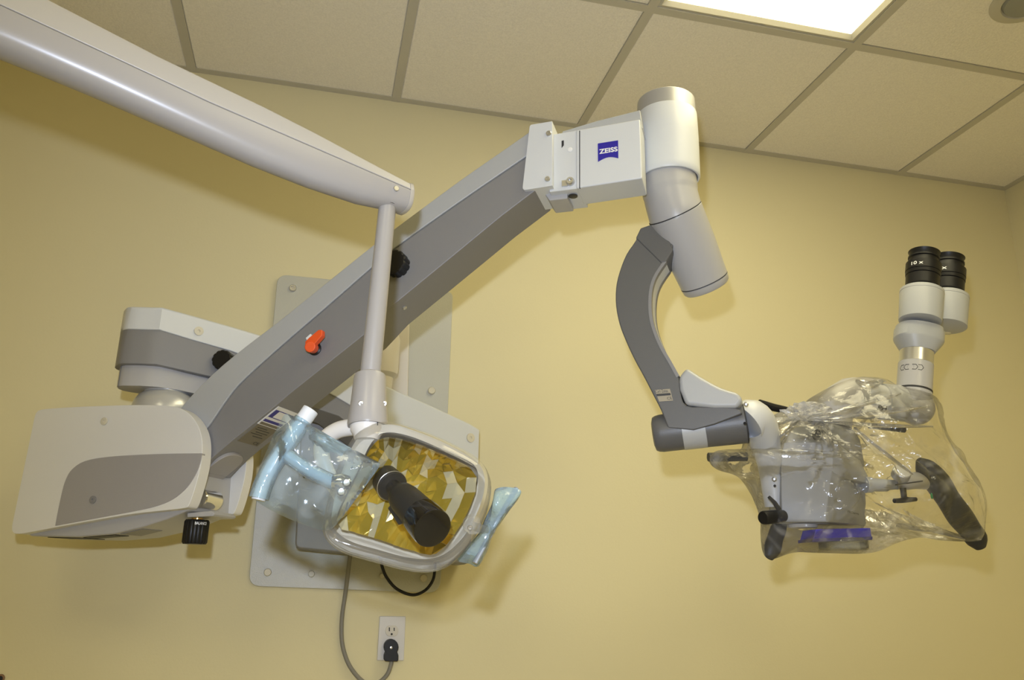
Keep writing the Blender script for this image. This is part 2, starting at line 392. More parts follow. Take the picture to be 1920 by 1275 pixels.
# screws and knobs on the side
obj('arm_knob', knurl(SF.P(748, 500, .004), -SF.n, .030, 24*mpp(SF.P(735, 500)), 11), M['black'], sa)
ll = obj('lock_lever', lathe(SF.P(592, 655, .002), -SF.n, [(0, .0135), (.004, .0135), (.006, .010), (.016, .010)], 20), M['black'], sa)
kb = sweep([SF.P(588, 653, -.010), SF.P(581, 650, -.034)], [.0105, .011], 18)
loft(kb, [[SF.w(*SF.p(x, y, -.026), d) for x, y in r] for d, r in ((-.033, [(575, 642), (582, 635), (600, 620), (607, 620), (607, 631), (590, 650), (583, 655), (575, 652)]), (-.020, [(575, 642), (582, 635), (600, 620), (607, 620), (607, 631), (590, 650), (583, 655), (575, 652)]))])
obj('lever_grip', kb, M['orange'], ll, bevel=.002)
obj('lever_tab', prism(SF, SF.pts([(574, 634), (583, 626), (587, 632), (577, 641)], -.022), -.024, -.018), M['logow'], ll, bevel=.0008)
for x, y in ((775, 574),):
    pass
# screw on the underside
u0, l0 = SF.p(860, 471), SF.p(727, 580)
P = (SF.w(*SF.p(745, 566), TH*.35))
dn = (SF.v*math.cos(math.atan2(u0[1]-l0[1], u0[0]-l0[0])) - SF.u*math.sin(math.atan2(u0[1]-l0[1], u0[0]-l0[0])))*-1
obj('screw', lathe(P-dn*.001, dn, [(0, .005), (.002, .005), (.003, .004), (.003, .002), (.001, .0015), (.001, .0001)], 18), M['metal'], sa)
# rating label on the underside
LF0 = SF.w(*SF.p(438, 824), 0); LF1 = SF.w(*SF.p(518, 760), 0); lu = (LF1-LF0).normalized(); ln = SF.n; lo = LF0
Ldn = lu.cross(ln); Ldn = Ldn if Ldn.z < 0 else -Ldn
def under(a0, a1, b0, b1, h, m, nm, par, lab=None):
    pts = [lo+lu*a+ln*b for a, b in ((a0, b0), (a1, b0), (a1, b1), (a0, b1))]
    return obj(nm, loft(new(), [[p+Ldn*(-.001) for p in pts], [p+Ldn*h for p in pts]]), M[m], par, smooth=0, label=lab)
LL = (LF1-LF0).length
la = under(0, LL*.49, .012, .083, .0010, 'label', 'rating_label', sa)
lw = under(LL*.50, LL*1.0, .008, .083, .0010, 'logow', 'warning_label', sa)
under(LL*.515, LL*.575, .012, .080, .0014, 'label', 'label_stripe', lw)
under(LL*.60, LL*.66, .012, .080, .0014, 'lblue', 'label_stripe', lw)
under(LL*.72, LL*.92, .012, .026, .0014, 'lblue', 'label_stripe', lw)
under(LL*.72, LL*.735, .026, .080, .0014, 'lblue', 'label_stripe', lw)
under(LL*.905, LL*.92, .026, .080, .0014, 'lblue', 'label_stripe', lw)
def undertxt(s, a0, a1, b0, b1, m, par, nm='lettering'):
    obj(nm, textbm(s, lambda u, v: lo+lu*(a0+(a1-a0)*v)+ln*(b0+(b1-b0)*u)+Ldn*.0016), M[m], par, smooth=0)
for a_, b0_, b1_ in ((.42, .02, .055), (.37, .02, .07), (.31, .03, .072), (.26, .02, .06), (.20, .035, .07)):
    under(LL*a_, LL*(a_+.014), b0_, b1_, .0013, 'print', 'print_line', la)
undertxt('CE', LL*.03, LL*.10, .06, .078, 'print', la)
pp = rnd([(-.17, .012), (-.030, .014), (-.030, .088), (-.17, .092)], [0, .034, .034, 0], 8)
obj('root_pad', loft(new(), [[lo+lu*p[0]+ln*p[1]+Ldn*h for p in pp] for h in (-.012, .008)]), M['pgrey'], sa, bevel=.002)

# balance housing: two mirrored covers with a body between them
BD = -.034
cov = [(66, 774), (75, 767), (157, 762), (251, 759), (314, 760), (341, 765), (361, 781), (374.5, 803), (380, 830), (378, 865), (372, 893), (363, 924), (354, 949), (348, 953), (300, 958), (251, 963), (175, 976), (104, 989), (40, 1001), (25, 1001), (21, 991)]
covL = rnd(SF.pts(cov, BD), [.012]+[.03]*16+[.012]+[.012]*3, 4)
bh = obj('balance_housing', prism(SF, covL, BD, BD+.030), M['cover'], mic, bevel=.007, seg=4)
pan = rnd(SF.pts([(104, 986), (108, 963), (118, 916), (124, 898), (133, 881), (157, 863.5), (204, 856), (274, 852), (330, 850.5), (379, 850), (377, 866), (370, 886), (353, 914), (325, 938), (290, 951), (251, 959), (175, 973)], BD), [0]+[.03]*8+[0]+[.03]*7, 4)
obj('side_panel', prism(SF, pan, BD-.0012, BD+.01), M['pgrey'], bh, bevel=.0006)
for x, y, m in ((196, 790, 'cap'), (175, 937, 'grey')):
    obj('screw_cap', disc_px(SF, x, y, 7.2, BD-.001, .003, [(0, 1), (.9, 1), (1, .85), (1, .3), (.3, .2), (.3, .01)]), M[m], bh)
cx_ = [p for p in covL]
obj('rear_cover', prism(SF, cx_, TH+.012, TH+.040), M['cover'], bh, bevel=.006)
inner = SF.pts([(80, 776), (251, 766), (320, 768), (345, 790), (352, 830), (345, 910), (341, 955), (300, 972), (251, 988), (200, 1000), (130, 1006), (40, 1004), (34, 985)], BD)
ib = obj('body', prism(SF, inner, BD+.02, TH+.02), M['midgrey'], bh, bevel=.004)
# vents under the body
def bot_strip(xa, xb, ya, yb, d0, d1, m):
    p, q = SF.p(xa, ya, BD), SF.p(xb, yb, BD)
    L = [(p[0], p[1]-.0012), (q[0], q[1]-.0012), (q[0], q[1]+.004), (p[0], p[1]+.004)]
    obj('vent', prism(SF, L, d0, d1), M[m], ib, smooth=0)
bot_strip(60, 128, 1004.6, 1006, BD+.040, BD+.10, 'slate')
bot_strip(135, 195, 1005.2, 1000.6, BD+.030, BD+.07, 'slate')
bot_strip(205, 247, 999, 988.8, BD+.030, BD+.09, 'grey')
P = SF.P(165, 998, BD+.04); obj('drain_button', ball(P, .010, sx=V((1, 1, .6))), M['cap'], ib)
# chrome pivot roller, bracket and balance knob
c0 = SF.P(372, 934, .012); c1 = c0+SF.n*.055
obj('pivot_roller', lathe(c0, SF.n, [(0, .018), (.002, .020), (.053, .020), (.055, .018)]), M['chrome'], bh)
obj('knob_bracket', prism(SF, SF.pts([(352, 962), (398, 958), (404, 964), (400, 968), (352, 970)], .0), -.002, .07), M['midgrey'], bh, bevel=.0015)
P = SF.P(371, 966, .03)
bk = obj('balance_knob', knurl(P-V((0, 0, .009)), (0, 0, -1), .047, 22.5*mpp(P), 16, .05), M['black'], bh)
obj('brass_collar', lathe(P, (0, 0, -1), [(0, .011), (.010, .011)], 20), M['brass'], bk)
ax = P-V((0, 0, .009)); rr = 22.5*mpp(P)*1.005
def wrap(c, axd, r, a0, a1, h0, h1):
    axd, e, g = basis(axd)
    # angle zero faces the camera
    tc = (CAM-c); tc = (tc-axd*tc.dot(axd)).normalized(); sd = axd.cross(tc)
    if sd.dot(CR) < 0: sd = -sd
    return lambda u, v: c + axd*(h0+(h1-h0)*v) + (tc*math.cos(a0+(a1-a0)*u)+sd*math.sin(a0+(a1-a0)*u))*r
obj('lettering', textbm('BALANCE', wrap(ax, (0, 0, 1), rr, -.15, .85, -.0105, -.0050), .02), M['logow'], bk, smooth=0)

# knuckle at the arm's far end
HB = Frame(at(1035, 300, 1.385), (math.cos(AZ), -math.sin(AZ), 0))
kn = obj('knuckle_block', prism(HB, HB.pts([(1080, 244), (1200, 223), (1204, 334), (1080, 353)]), 0, .075), M['white'], mic, bevel=.003)
bp_ = obj('bracket_plate', prism(HB, rnd(HB.pts([(993, 234), (1035.5, 227), (1035.5, 348), (979, 357)], -.012), [.006, .001, .001, .008]), -.012, .085), M['white'], kn, bevel=.002)
obj('hinge_block', prism(HB, HB.pts([(1030, 253), (1087, 243.5), (1087, 353), (1030, 360)], .003), .003, .09), M['white'], kn, bevel=.0015)
obj('back_ridge', prism(HB, HB.pts([(1054, 246), (1120, 226), (1200, 206), (1205, 240), (1054, 256)], .03), .030, .10), M['ltgrey'], kn, bevel=.002)
obj('under_block', prism(HB, HB.pts([(1012, 350), (1064, 345), (1064, 372), (1030, 376)], .02), .02, .08), M['midgrey'], kn, bevel=.002)
for x, y in ((1029, 250.6), (1026.7, 336)):
    obj('screw', disc_px(HB, x, y, 5.4, -.012, .004, SCREW), M['metal'], bp_)
a_, b_ = HB.p(1069, 356); obj('access_hole', lathe(HB.w(a_, b_+.0012, .028), (0, 0, -1), [(0, .009), (.0016, .009), (.0018, .0085)], 24), M['slate'], kn)
obj('button', disc_px(HB, 1069, 280.6, 4.6, .003, .0012), M['logow'], kn)
obj('clamp_bolt', disc_px(HB, 1070, 342, 8, .003, .010, SCREW), M['metal'], kn)
obj('bolt_bracket', prism(HB, HB.pts([(1053, 338), (1064, 337), (1064, 348), (1053, 349)], -.001), -.001, .006), M['metal'], kn, bevel=.0006)
obj('slot', prism(HB, HB.pts([(1053, 264), (1057, 263), (1057, 272), (1053, 277)], .002), .002, .006), M['dark'], kn, smooth=0)
obj('slot', prism(HB, HB.pts([(1086, 245), (1087.6, 244.7), (1087.6, 352), (1086, 352.4)], -.0004), -.0004, .004), M['dark'], kn, smooth=0)
# logo plate
lg = obj('logo_badge', prism(HB, HB.pts([(1121, 269.5), (1159, 263.5), (1159.5, 297)] + [(1159.5-38*t, 297+6.5*t-9.5*math.sin(math.pi*t)*.55) for t in (.1, .2, .3, .4, .5, .6, .7, .8, .9)] + [(1121.3, 303.5)]), -.0010, .001), M['blue'], kn, smooth=0)
lp = HB.pts([(1123.5, 289), (1158.5, 283.5), (1157.5, 274.5), (1123, 280)], -.0014)
def quad(fr, q, d):
    return lambda u, v: fr.w(*[(q[0][k]*(1-u)+q[1][k]*u)*(1-v)+(q[3][k]*(1-u)+q[2][k]*u)*v for k in (0, 1)], d)
obj('lettering', textbm('ZEISS', quad(HB, lp, -.0014), .035), M['logow'], lg, smooth=0)
# vertical head cylinder
CD = 1.345
Pt = at(1248, 192, CD+.045); Pb = at(1255, 338, CD+.045)
cc = V(((Pt.x+Pb.x)/2, (Pt.y+Pb.y)/2, 0)); zt, zb = Pt.z, Pb.z
rt = 53*mpp(Pt); rb = 57.5*mpp(Pb); H = zt-zb
ct = V((cc.x, cc.y, zt))
vc = obj('head_cylinder', lathe(ct, (0, 0, -1), [(H*.19, rt*1.03), (H*.2, rt*1.045), (H*.5, rt*1.065), (H*.92, rb), (H*.985, rb), (H, rb*.97), (H, rb*.92), (H*.9, rb*.9)], 64), M['white'], mic)
obj('metal_cap', lathe(ct, (0, 0, -1), [(-.001, rt*.5), (0, rt*.97), (.002, rt), (H*.195, rt*1.02)], 64), M['satin'], vc)
# swivel below
b0 = V((cc.x, cc.y, zb+.012)); r1 = 51*mpp(b0)
E1 = at(1267, 402, CD+.045)
sw = obj('swivel_elbow', sweep(crm([b0, b0-V((0, 0, .025)), V((cc.x, cc.y, zb))*.55+E1*.45-V((0.002, 0, .006)), E1, E1+(CR*.43-CU*.885)*.004], 5), [r1]*9+[r1*.975]*12, 48), M['midgrey'], mic)
adir = (CR*.43-CU*.885+CF*.20).normalized()
P0 = E1+adir*(-.004); L_ = (at(1331, 531, CD+.06)-P0).dot(adir)
ra, rbb = 51.5*mpp(P0), 46*mpp(P0)
tc_ = obj('tilt_cylinder', lathe(P0, adir, [(0, ra*.97), (.002, ra), (L_*.5, ra*.97), (L_-.001, rbb)], 56), M['midgrey'], mic)
obj('seam_ring', lathe(P0, adir, [(-.001, ra*.99), (-.0005, ra*1.004), (.0006, ra*1.004), (.001, ra*.99)], 56), M['dark'], tc_)
obj('seam_ring', lathe(P0+adir*L_, adir, [(-.0018, rbb*.99), (-.0014, rbb*1.004), (0, rbb*1.004), (.0002, rbb*.99)], 56), M['dark'], tc_)
obj('end_cap', lathe(P0+adir*(L_-.001), adir, [(0, rbb*.97), (.002, rbb*.97), (.0022, rbb), (.013, rbb*.97), (.017, rbb*.9)], 56), M['midgrey'], tc_)
# curved C arm
CD2 = CD+.075
CFm = Frame(at(1200, 600, CD2), (math.cos(math.radians(32)), -math.sin(math.radians(32)), 0))
outer = [(1200, 431), (1191, 451.6), (1174, 477), (1161, 510.6), (1154.7, 540), (1154.7, 573), (1161, 606), (1172, 636), (1189, 673), (1207, 706), (1226, 743), (1240.6, 772), (1252, 802)]
innr = [(1251, 425), (1262, 460), (1248, 490), (1227.7, 521.6), (1220, 555), (1222, 599), (1237, 643), (1256, 677), (1272, 706), (1276, 735), (1287, 760), (1330, 762), (1380, 765), (1392, 775)]
cpoly = crm(outer, 3) + [V((1300, 806)), V((1340, 795))] + crm(innr, 3)[::-1]
cpoly = [p for p in cpoly]
c_arm = obj('curved_arm', prism(CFm, [CFm.p(p[0], p[1]) for p in cpoly], 0, .062), M['dgrey'], mic, bevel=.004)
# light chamfer strip along the inner edge and white inlay on the inner surface
ins = innr[2:9]
def strip(d0, d1, h, m, nm, pts=ins):
    L = [CFm.p(x, y) for x, y in crm(pts, 4)]
    A = []; B = []
    for i, p in enumerate(L):
        q0 = V(L[max(i-1, 0)]); q1 = V(L[min(i+1, len(L)-1)]); t = (q1-q0).normalized(); nn = V((-t.y, t.x))
        if nn.x < 0: nn = -nn
        A.append((p[0]+nn.x*h, p[1]+nn.y*h)); B.append((p[0]-nn.x*.004, p[1]-nn.y*.004))
    return obj(nm, prism(CFm, A+B[::-1], d0, d1), M[m], c_arm, smooth=50)
strip(.012, .050, .0015, 'white', 'inlay_strip')
strip(-.001, .012, .0022, 'grey', 'edge_strip')
strip(.050, .063, .0022, 'grey', 'edge_strip')
obj('upper_joint', prism(CFm, CFm.pts([(1192, 447), (1201, 428), (1222, 421), (1250, 430), (1262, 470), (1249, 492), (1240, 494)]), -.002, .064), M['dgrey'], c_arm, bevel=.003)
# white wedge cap
wg = CFm.pts(crm([(1287, 688), (1314, 706), (1351, 726), (1384, 736)], 3)+[V((1393.5, 750)), V((1382, 765)), V((1340, 765)), V((1285, 759)), V((1274, 730)), V((1272, 707))], -.004)
obj('wedge_cover', prism(CFm, wg, -.004, .066), M['ltgrey'], c_arm, bevel=.008, seg=4)
for nm, q in (('rating_label', [(1227.5, 731), (1256, 729), (1262, 751), (1236, 753)]),):
    ql = CFm.pts(q, -.001)
    lab = obj(nm, prism(CFm, ql, -.0008, .001), mat('pale_label', (.34, .30, .22), .5), c_arm, smooth=0)
    obj('lettering', textbm('Carl Zeiss', quad(CFm, CFm.pts([(1230, 737), (1253, 735.5), (1251, 730), (1228, 731.5)]), -.0012)), M['print'], lab, smooth=0)
    obj('label_bar', prism(CFm, CFm.pts([(1231, 739), (1257, 737), (1258, 741), (1232, 743)]), -.0014, 0), M['print'], lab, smooth=0)
    obj('lettering', textbm('CE', quad(CFm, CFm.pts([(1252, 750), (1261, 749), (1259, 744), (1250, 745)]), -.0012)), M['print'], lab, smooth=0)
# horizontal joint cylinder
J0 = at(1228, 814, CD2+.02); J1 = at(1398, 792, CD2-.055); jd = (J1-J0).normalized(); JL = (J1-J0).length
rj = 36*mpp(J0)
jc = obj('joint_cylinder', lathe(J0, jd, [(-.004, rj*.6), (-.001, rj*.86), (.004, rj*.93), (.012, rj*.97), (JL*.5, rj), (JL*.8, rj*1.04), (JL, rj*1.06)], 56), M['dgrey'], mic)
obj('white_band', lathe(J0, jd, [(JL*.30, rj*.98), (JL*.302, rj*1.008), (JL*.555, rj*1.022), (JL*.557, rj)], 56, None, False, False), M['ltgrey'], jc)
obj('seam_ring', lathe(J0, jd, [(JL*.985, rj*1.02), (JL*.986, rj*1.066), (JL, rj*1.066), (JL*1.001, rj*1.02)], 56, None, False, False), M['dark'], jc)
# white L connector down to the microscope head
k = mpp(J1)
cpts = crm([J1+jd*.001, at(1410, 786, CD2-.055), at(1425, 803, CD2-.04), at(1437, 840, CD2-.01), at(1447, 885, CD2+.018), at(1455, 950, CD2+.025)], 4)
crad = [r*k for r in (38, 38, 38, 37.5, 37, 36.5, 36, 35, 34, 32.5, 31, 29, 27, 26, 25, 24.5, 24, 23.5, 23, 22, 21)]
hc = obj('head_connector', sweep(cpts, crad, 32), M['conn'], mic)
for x, y, m, r in ((1400, 758.5, 'metal', 4.5), (1398, 794, 'dark', 3), (1453, 899, 'metal', 4.5), (1454, 911.7, 'dark', 2.6)):
    P = at(x, y, CD2-.10 if y < 850 else CD2-.006); rp = r*mpp(P); dd = (CAM-P).normalized()
    obj('screw', lathe(P+CF*.004, dd, [(0, rp), (.006, rp), (.007, rp*.6), (.004, rp*.2)], 18), M[m], hc)

# ---- microscope head: loft of plan polygons
HY = CD2-.02                                # 1.40
def lvl(A, B, C_, dy=(0.008, -.03, .035), back=.13, bl=None):
    a = at(A[0], A[1], HY+dy[0]); b = at(B[0], B[1], HY+dy[1]); c = at(C_[0], C_[1], HY+dy[2])
    z = b.z; a.z = z; c.z = z
    d = V((c.x+.005, c.y+.06, z)); e = V((a.x+.03, a.y+.08, z))
    L = []
    for p, q, n_ in ((a, b, 4), ):
        for k_ in range(n_): L.append(p.lerp(q, k_/n_))
    for k_ in range(5):
        t = k_/5; L.append(b.lerp(c, t) + V((.004, -.006, 0))*math.sin(math.pi*t))
    L += [c, d, e]
    return L
b_low = [lvl((1470, 984), (1551, 979), (1622, 991)), lvl((1466, 978), (1549, 973), (1624, 980)), lvl((1465, 940), (1553, 932), (1619, 950)),
         lvl((1465, 905), (1558, 896), (1605, 912)), lvl((1466, 890), (1561, 880), (1590, 886))]
body = obj('microscope_head', loft(new(), b_low), M['headlow'], mic, bevel=.002)
b_mid = [lvl((1467, 986), (1556, 981), (1630, 992), (.012, -.02, .045)), lvl((1466, 940), (1560, 932), (1635, 945), (.01, -.018, .042)), lvl((1465, 905), (1562, 896), (1632, 908), (.008, -.02, .038)),
         lvl((1465, 886), (1562, 878), (1626, 884), (.006, -.034, .032)), lvl((1467, 860), (1562, 850), (1612, 857), (.006, -.034, .03)), lvl((1471, 839), (1558, 829), (1570, 830), (.006, -.03, 0))]
mb = [list(r) for r in b_mid]
obj('middle_shell', loft(new(), mb[2:]), M['headmid'], body, bevel=.002)
obj('side_shell', loft(new(), [[p+V((.0, .018, 0)) for p in r] for r in mb[:3]]), M['headmid'], body, bevel=.002)
b_top = [lvl((1473, 870), (1558, 860), (1622, 872), (.012, -.022, .05)), lvl((1474, 838), (1558, 828), (1616, 835), (.012, -.024, .045)), lvl((1480, 818), (1560, 808), (1612, 815), (.04, -.02, .045)), lvl((1490, 802), (1562, 794), (1600, 799), (.045, -.012, .04))]
obj('top_shell', loft(new(), b_top), M['headlow'], body, bevel=.004)
# lettering on the lower right face
fa = at(1567, 958, HY-.03); fb = at(1604, 966, HY+.012)
tn = (fb-fa).cross(V((0, 0, 1))).normalized(); tn = tn if tn.dot(CAM-fa) > 0 else -tn
obj('lettering', textbm('OPMI', lambda u, v: fa.lerp(fb, u*.42)+V((0, 0, 1))*(.002+.0045*v)+tn*.0075), M['grey'], body, smooth=0)
obj('lettering', textbm('PROergo', lambda u, v: fa.lerp(fb, .40+u*.58)+V((0, 0, 1))*(-.002+.0065*v)+tn*.0075, .02), M['print'], body, smooth=0)
# filter slider and objective lens
pb = at(1579, 1000, HY+.01)
FS = Frame(at(1579, 1000, HY-.02), (1, -.12, 0))
fs_ = obj('filter_slider', prism(FS, FS.pts([(1530, 992), (1632, 990), (1635, 1010), (1524, 1014)]), 0, .055), M['bluebox'], mic, bevel=.001)
obj('slider_rim', prism(FS, FS.pts([(1523, 1010), (1636, 1006), (1636, 1012), (1523, 1016)], -.002), -.002, .057), M['lblue'], fs_, bevel=.0005)
pc = FS.P(1580, 1010, .035); rl = 44*mpp(pc)
gls = film('clear_lens', (.88, .89, .84), .16, 1.0, 0.0, 10, .05)
obj('objective_lens', lathe(pc, (0, 0, -1), [(0, rl*.95), (.004, rl), (.018, rl), (.021, rl*.93), (.021, rl*.5), (.0212, .001)], 40), gls, mic)
obj('lower_ring', lathe(at(1505, 984, HY+.03), (0, 0, -1), [(0, .028), (.006, .026)], 32), M['midgrey'], body)
# knobs
P = at(1462, 968, HY+.005); e = at(1430, 971, HY-.012)-P
obj('side_knob', lathe(P+e*-.2, e, [(0, .011), (e.length*.4, .0115), (e.length*.42, .0125), (e.length*1.15, .0125), (e.length*1.2, .011)], 28), M['black'], mic)
obj('side_lever', sweep([at(1441, 931, HY+.0), at(1452, 942, HY-.005), at(1461, 956, HY-.005)], [.003, .004, .005], 10), M['black'], mic)
P = at(1546, 818, HY-.03); e = at(1528, 815, HY-.055)-P
obj('top_knob', lathe(P, e, [(0, .009), (.018, .009), (.020, .011), (.032, .011), (.034, .009)], 24), M['black'], mic)
# right side coupling, clamp and grip
P = at(1622, 909, HY+.03); Q = at(1676, 909, HY+.02); e = Q-P
obj('coupling', lathe(P, e, [(0, .016), (.012, .0155), (.013, .0135), (e.length, .0095), (e.length+.012, .009)], 32), M['ltgrey'], mic)
obj('coupling_knob', knurl(at(1637, 910, HY+.028), e, .030, .0122, 16, .1), M['knobg'], mic)
cl = obj('grip_clamp', sweep(crm([at(1680, 905, HY+.015), at(1695, 903, HY+.01), at(1715, 901, HY+.01), at(1738, 902, HY+.015)], 3), [(.014, .014)]*3+[(.017, .017)]*7, 24), M['satin'], mic)
P = at(1694, 884, HY-.012); obj('disc_cap', lathe(P+CF*.014+CU*-.012, -CF*.6+CU*.8, [(0, .0175), (.014, .0175), (.016, .016), (.0165, .001)], 36), M['satin'], cl)
obj('seam', lathe(at(1682, 909, HY+.0), e, [(0, .0145), (.0, .0145)], 20) if False else sweep([at(1679, 909, HY-.006), at(1730, 902, HY-.010)], .0012, 8), M['dark'], cl)
P = at(1693, 915, HY)
obj('wing_nut', sweep([P, P-V((0, 0, .022))], [.006, .0055], 16), M['black'], cl)
a_ = at(1677, 939, HY-.008); b_ = at(1717, 936, HY+.006)
obj('wing', sweep([a_, a_.lerp(b_, .3)+V((0, 0, -.0005)), a_.lerp(b_, .5)+V((0, 0, .001)), a_.lerp(b_, .7), b_], [.0045, .005, .0065, .005, .0042], 14), M['black'], cl)
def gripmesh(spine, half, y, flat=.75):
    pts = crm([V((*p, 0)) for p in spine], 3); hw = crm([V((h, 0, 0)) for h in half], 3)
    W = [at(p.x, p.y, y[0]+(y[1]-y[0])*i/(len(pts)-1)) for i, p in enumerate(pts)]
    R = []; N = len(W)
    for i, P in enumerate(W):
        t = (W[min(i+1, N-1)]-W[max(i-1, 0)]).normalized(); s = t.cross(CF).normalized(); d = s.cross(t).normalized(); h = hw[i].x*mpp(P)
        R.append([P+s*math.cos(2*math.pi*k_/20)*h+d*math.sin(2*math.pi*k_/20)*h*flat for k_ in range(20)])
    return loft(new(), R)
gr = obj('hand_grip', gripmesh([(1722, 862), (1735, 878), (1758, 905), (1778, 936), (1800, 968), (1818, 992), (1832, 1012), (1839, 1027)], [6, 20, 24, 22, 24, 21, 20, 10], (HY-.0, HY+.02)), M['slate'], mic, smooth=50)
obj('hand_grip', gripmesh([(1470, 975), (1461, 990), (1454, 1008), (1448, 1030), (1442, 1046)], [8, 15, 15, 16, 8], (HY+.05, HY+.04)), M['slate'], mic, smooth=50)
obj('green_marking', ball(at(1747, 930, HY-.0105), .005, sx=V((.5, .3, 1.2))), M['green'], gr)
obj('rear_bar', sweep([at(1328, 857, HY+.09), at(1366, 857, HY+.085), at(1400, 856, HY+.08)], [(.009, .009), (.010, .009), (.009, .009)], 8), M['slate'], mic, smooth=20)
obj('rear_bracket', sweep([at(1423, 756, HY+.06), at(1450, 764, HY+.06), at(1500, 775, HY+.06)], [.008, .008, .007], 10), M['black'], mic)

# ---- binocular tube
k = mpp(at(1700, 700, HY))
obj('shoulder_tube', sweep(crm([at(1560, 800, HY+.03), at(1566, 765, HY+.03), at(1592, 745, HY+.03), at(1628, 745, HY+.03)], 4), [(34*k, 34*k)]*8+[(36*k, 36*k)]*5, 32), M['midgrey'], mic)
T0 = at(1600, 748, HY+.03); T1 = at(1708, 758, HY+.02); e = T1-T0
bt = obj('horizontal_tube', lathe(T0, e, [(0, 36*k), (e.length*.3, 36*k), (e.length*.31, 31*k), (e.length*.48, 31*k), (e.length*.49, 34*k), (e.length, 34*k)], 40), M['ltgrey'], mic)
obj('dark_rail', sweep([at(1630, 798, HY+.02), at(1696, 806, HY+.02)], [(.006, .006)]*2, 8), M['slate'], bt)
f_ = wrap(T0, e, 31.5*k, 0, .6, e.length*.32, e.length*.47)
up_ = wrap(T0, e, 31.6*k, 0, 1, 0, 1)
def tubepatch(s0, s1, a0, a1, r=31.8*k):
    ax_, e_, g_ = basis(e); tc2 = (CAM-T0); tc2 = (tc2-ax_*tc2.dot(ax_)).normalized(); sd = ax_.cross(tc2); sd = sd if sd.z > 0 else -sd
    return lambda u, v: T0+ax_*(e.length*(s0+(s1-s0)*u))+(tc2*math.cos(a0+(a1-a0)*v)+sd*math.sin(a0+(a1-a0)*v))*r
def patchbm(fn, nu=4, nv=6):
    bm = new(); G = [[bm.verts.new(fn(i/nu, j/nv)) for j in range(nv+1)] for i in range(nu+1)]
    for i in range(nu):
        for j in range(nv): bm.faces.new((G[i][j], G[i+1][j], G[i+1][j+1], G[i][j+1]))
    return bm
obj('tube_label', patchbm(tubepatch(.02, .24, -.45, -.22, 36.4*k)), M['logow'], bt)
obj('lettering', textbm('PH', tubepatch(.25, .40, -.45, -.2, 36.6*k), .03), M['print'], bt, smooth=0)
# elbow and vertical tube, leaning slightly
Eb = at(1717, 764, HY+.01); Et = at(1714, 734, HY+.01)
vd = (at(1719, 655, HY+.01)-Et).normalized()
obj('tube_elbow', ball(Eb, 33*k, lathe(Et, -vd, [(0, 31*k), (.024, 33*k), (.03, 30*k)], 36), sub=4), M['midgrey'], mic)
tb = lathe(Et, vd, [(-.001, 30*k), (.0, 31*k), ((734-680)*k, 31*k)], 40)
vt = obj('vertical_tube', tb, M['midgrey'], mic)
obj('seam_ring', lathe(Et, vd, [(-.0016, 31.6*k), (.0022, 31.6*k)], 40), M['dark'], vt)
hk = (734-680)*k
obj('chrome_ring', lathe(Et+vd*hk, vd, [(0, 29.5*k), (.001, 30.5*k), (25*k, 30*k), (26*k, 29*k)], 40), M['chrome'] if False else M['metal'], vt)
# chevrons
ax_c = Et+vd*(hk-16*k)
def chev(a, s, w_=.22, th=.03, hh=.0060):
    fn = wrap(ax_c, vd, 31.3*k, 0, 1, -hh, hh); bm = new()
    out = [(a, 0), (a+s*w_*.5, .5), (a, 1), (a+s*w_, 1), (a+s*w_*1.55, .5), (a+s*w_, 0)]
    q = [V((x, y, 0)) for x, y in out]; c_ = sum(q, V())/6
    inn_ = [c_+(p-c_)*.80 for p in q]
    A = [bm.verts.new(fn(p.x, p.y)) for p in q]; B = [bm.verts.new(fn(p.x, p.y)) for p in inn_]
    ring_faces(bm, A, B); return bm
for a, s in ((-.66, -1), (-.36, -1), (-.20, 1), (.12, 1)):
    obj('arrow_mark', chev(a, s), M['print'], vt, smooth=0)
# binocular body
B0 = Et+vd*(hk+26*k)
def ovals(levels, side, off=0.0):
    R = []
    for t, rx, ry in levels:
        c_ = B0+vd*t+side*off
        e_ = CR-vd*CR.dot(vd); e_.normalize(); g_ = vd.cross(e_)
        R.append([c_+e_*math.copysign(abs(math.cos(a))**.8, math.cos(a))*rx+g_*math.copysign(abs(math.sin(a))**.8, math.sin(a))*ry for a in [2*math.pi*i/40 for i in range(40)]])
    return loft(new(), R)
eR = (CR-vd*CR.dot(vd)).normalized()
bb_ = obj('binocular_body', ovals([(0, 29*k, 29*k), (20*k, 42*k, 37*k), (24*k, 43.5*k, 38*k), (42*k, 43.5*k, 38*k), (43*k, 41*k, 36*k), (50*k, 41*k, 36*k)], eR, 2*k), M['ltgrey'], mic, smooth=18)
obj('body_screw', sweep([at(1763, 624, HY), at(1781, 625, HY-.0)], .0035, 12), M['metal'], bb_)
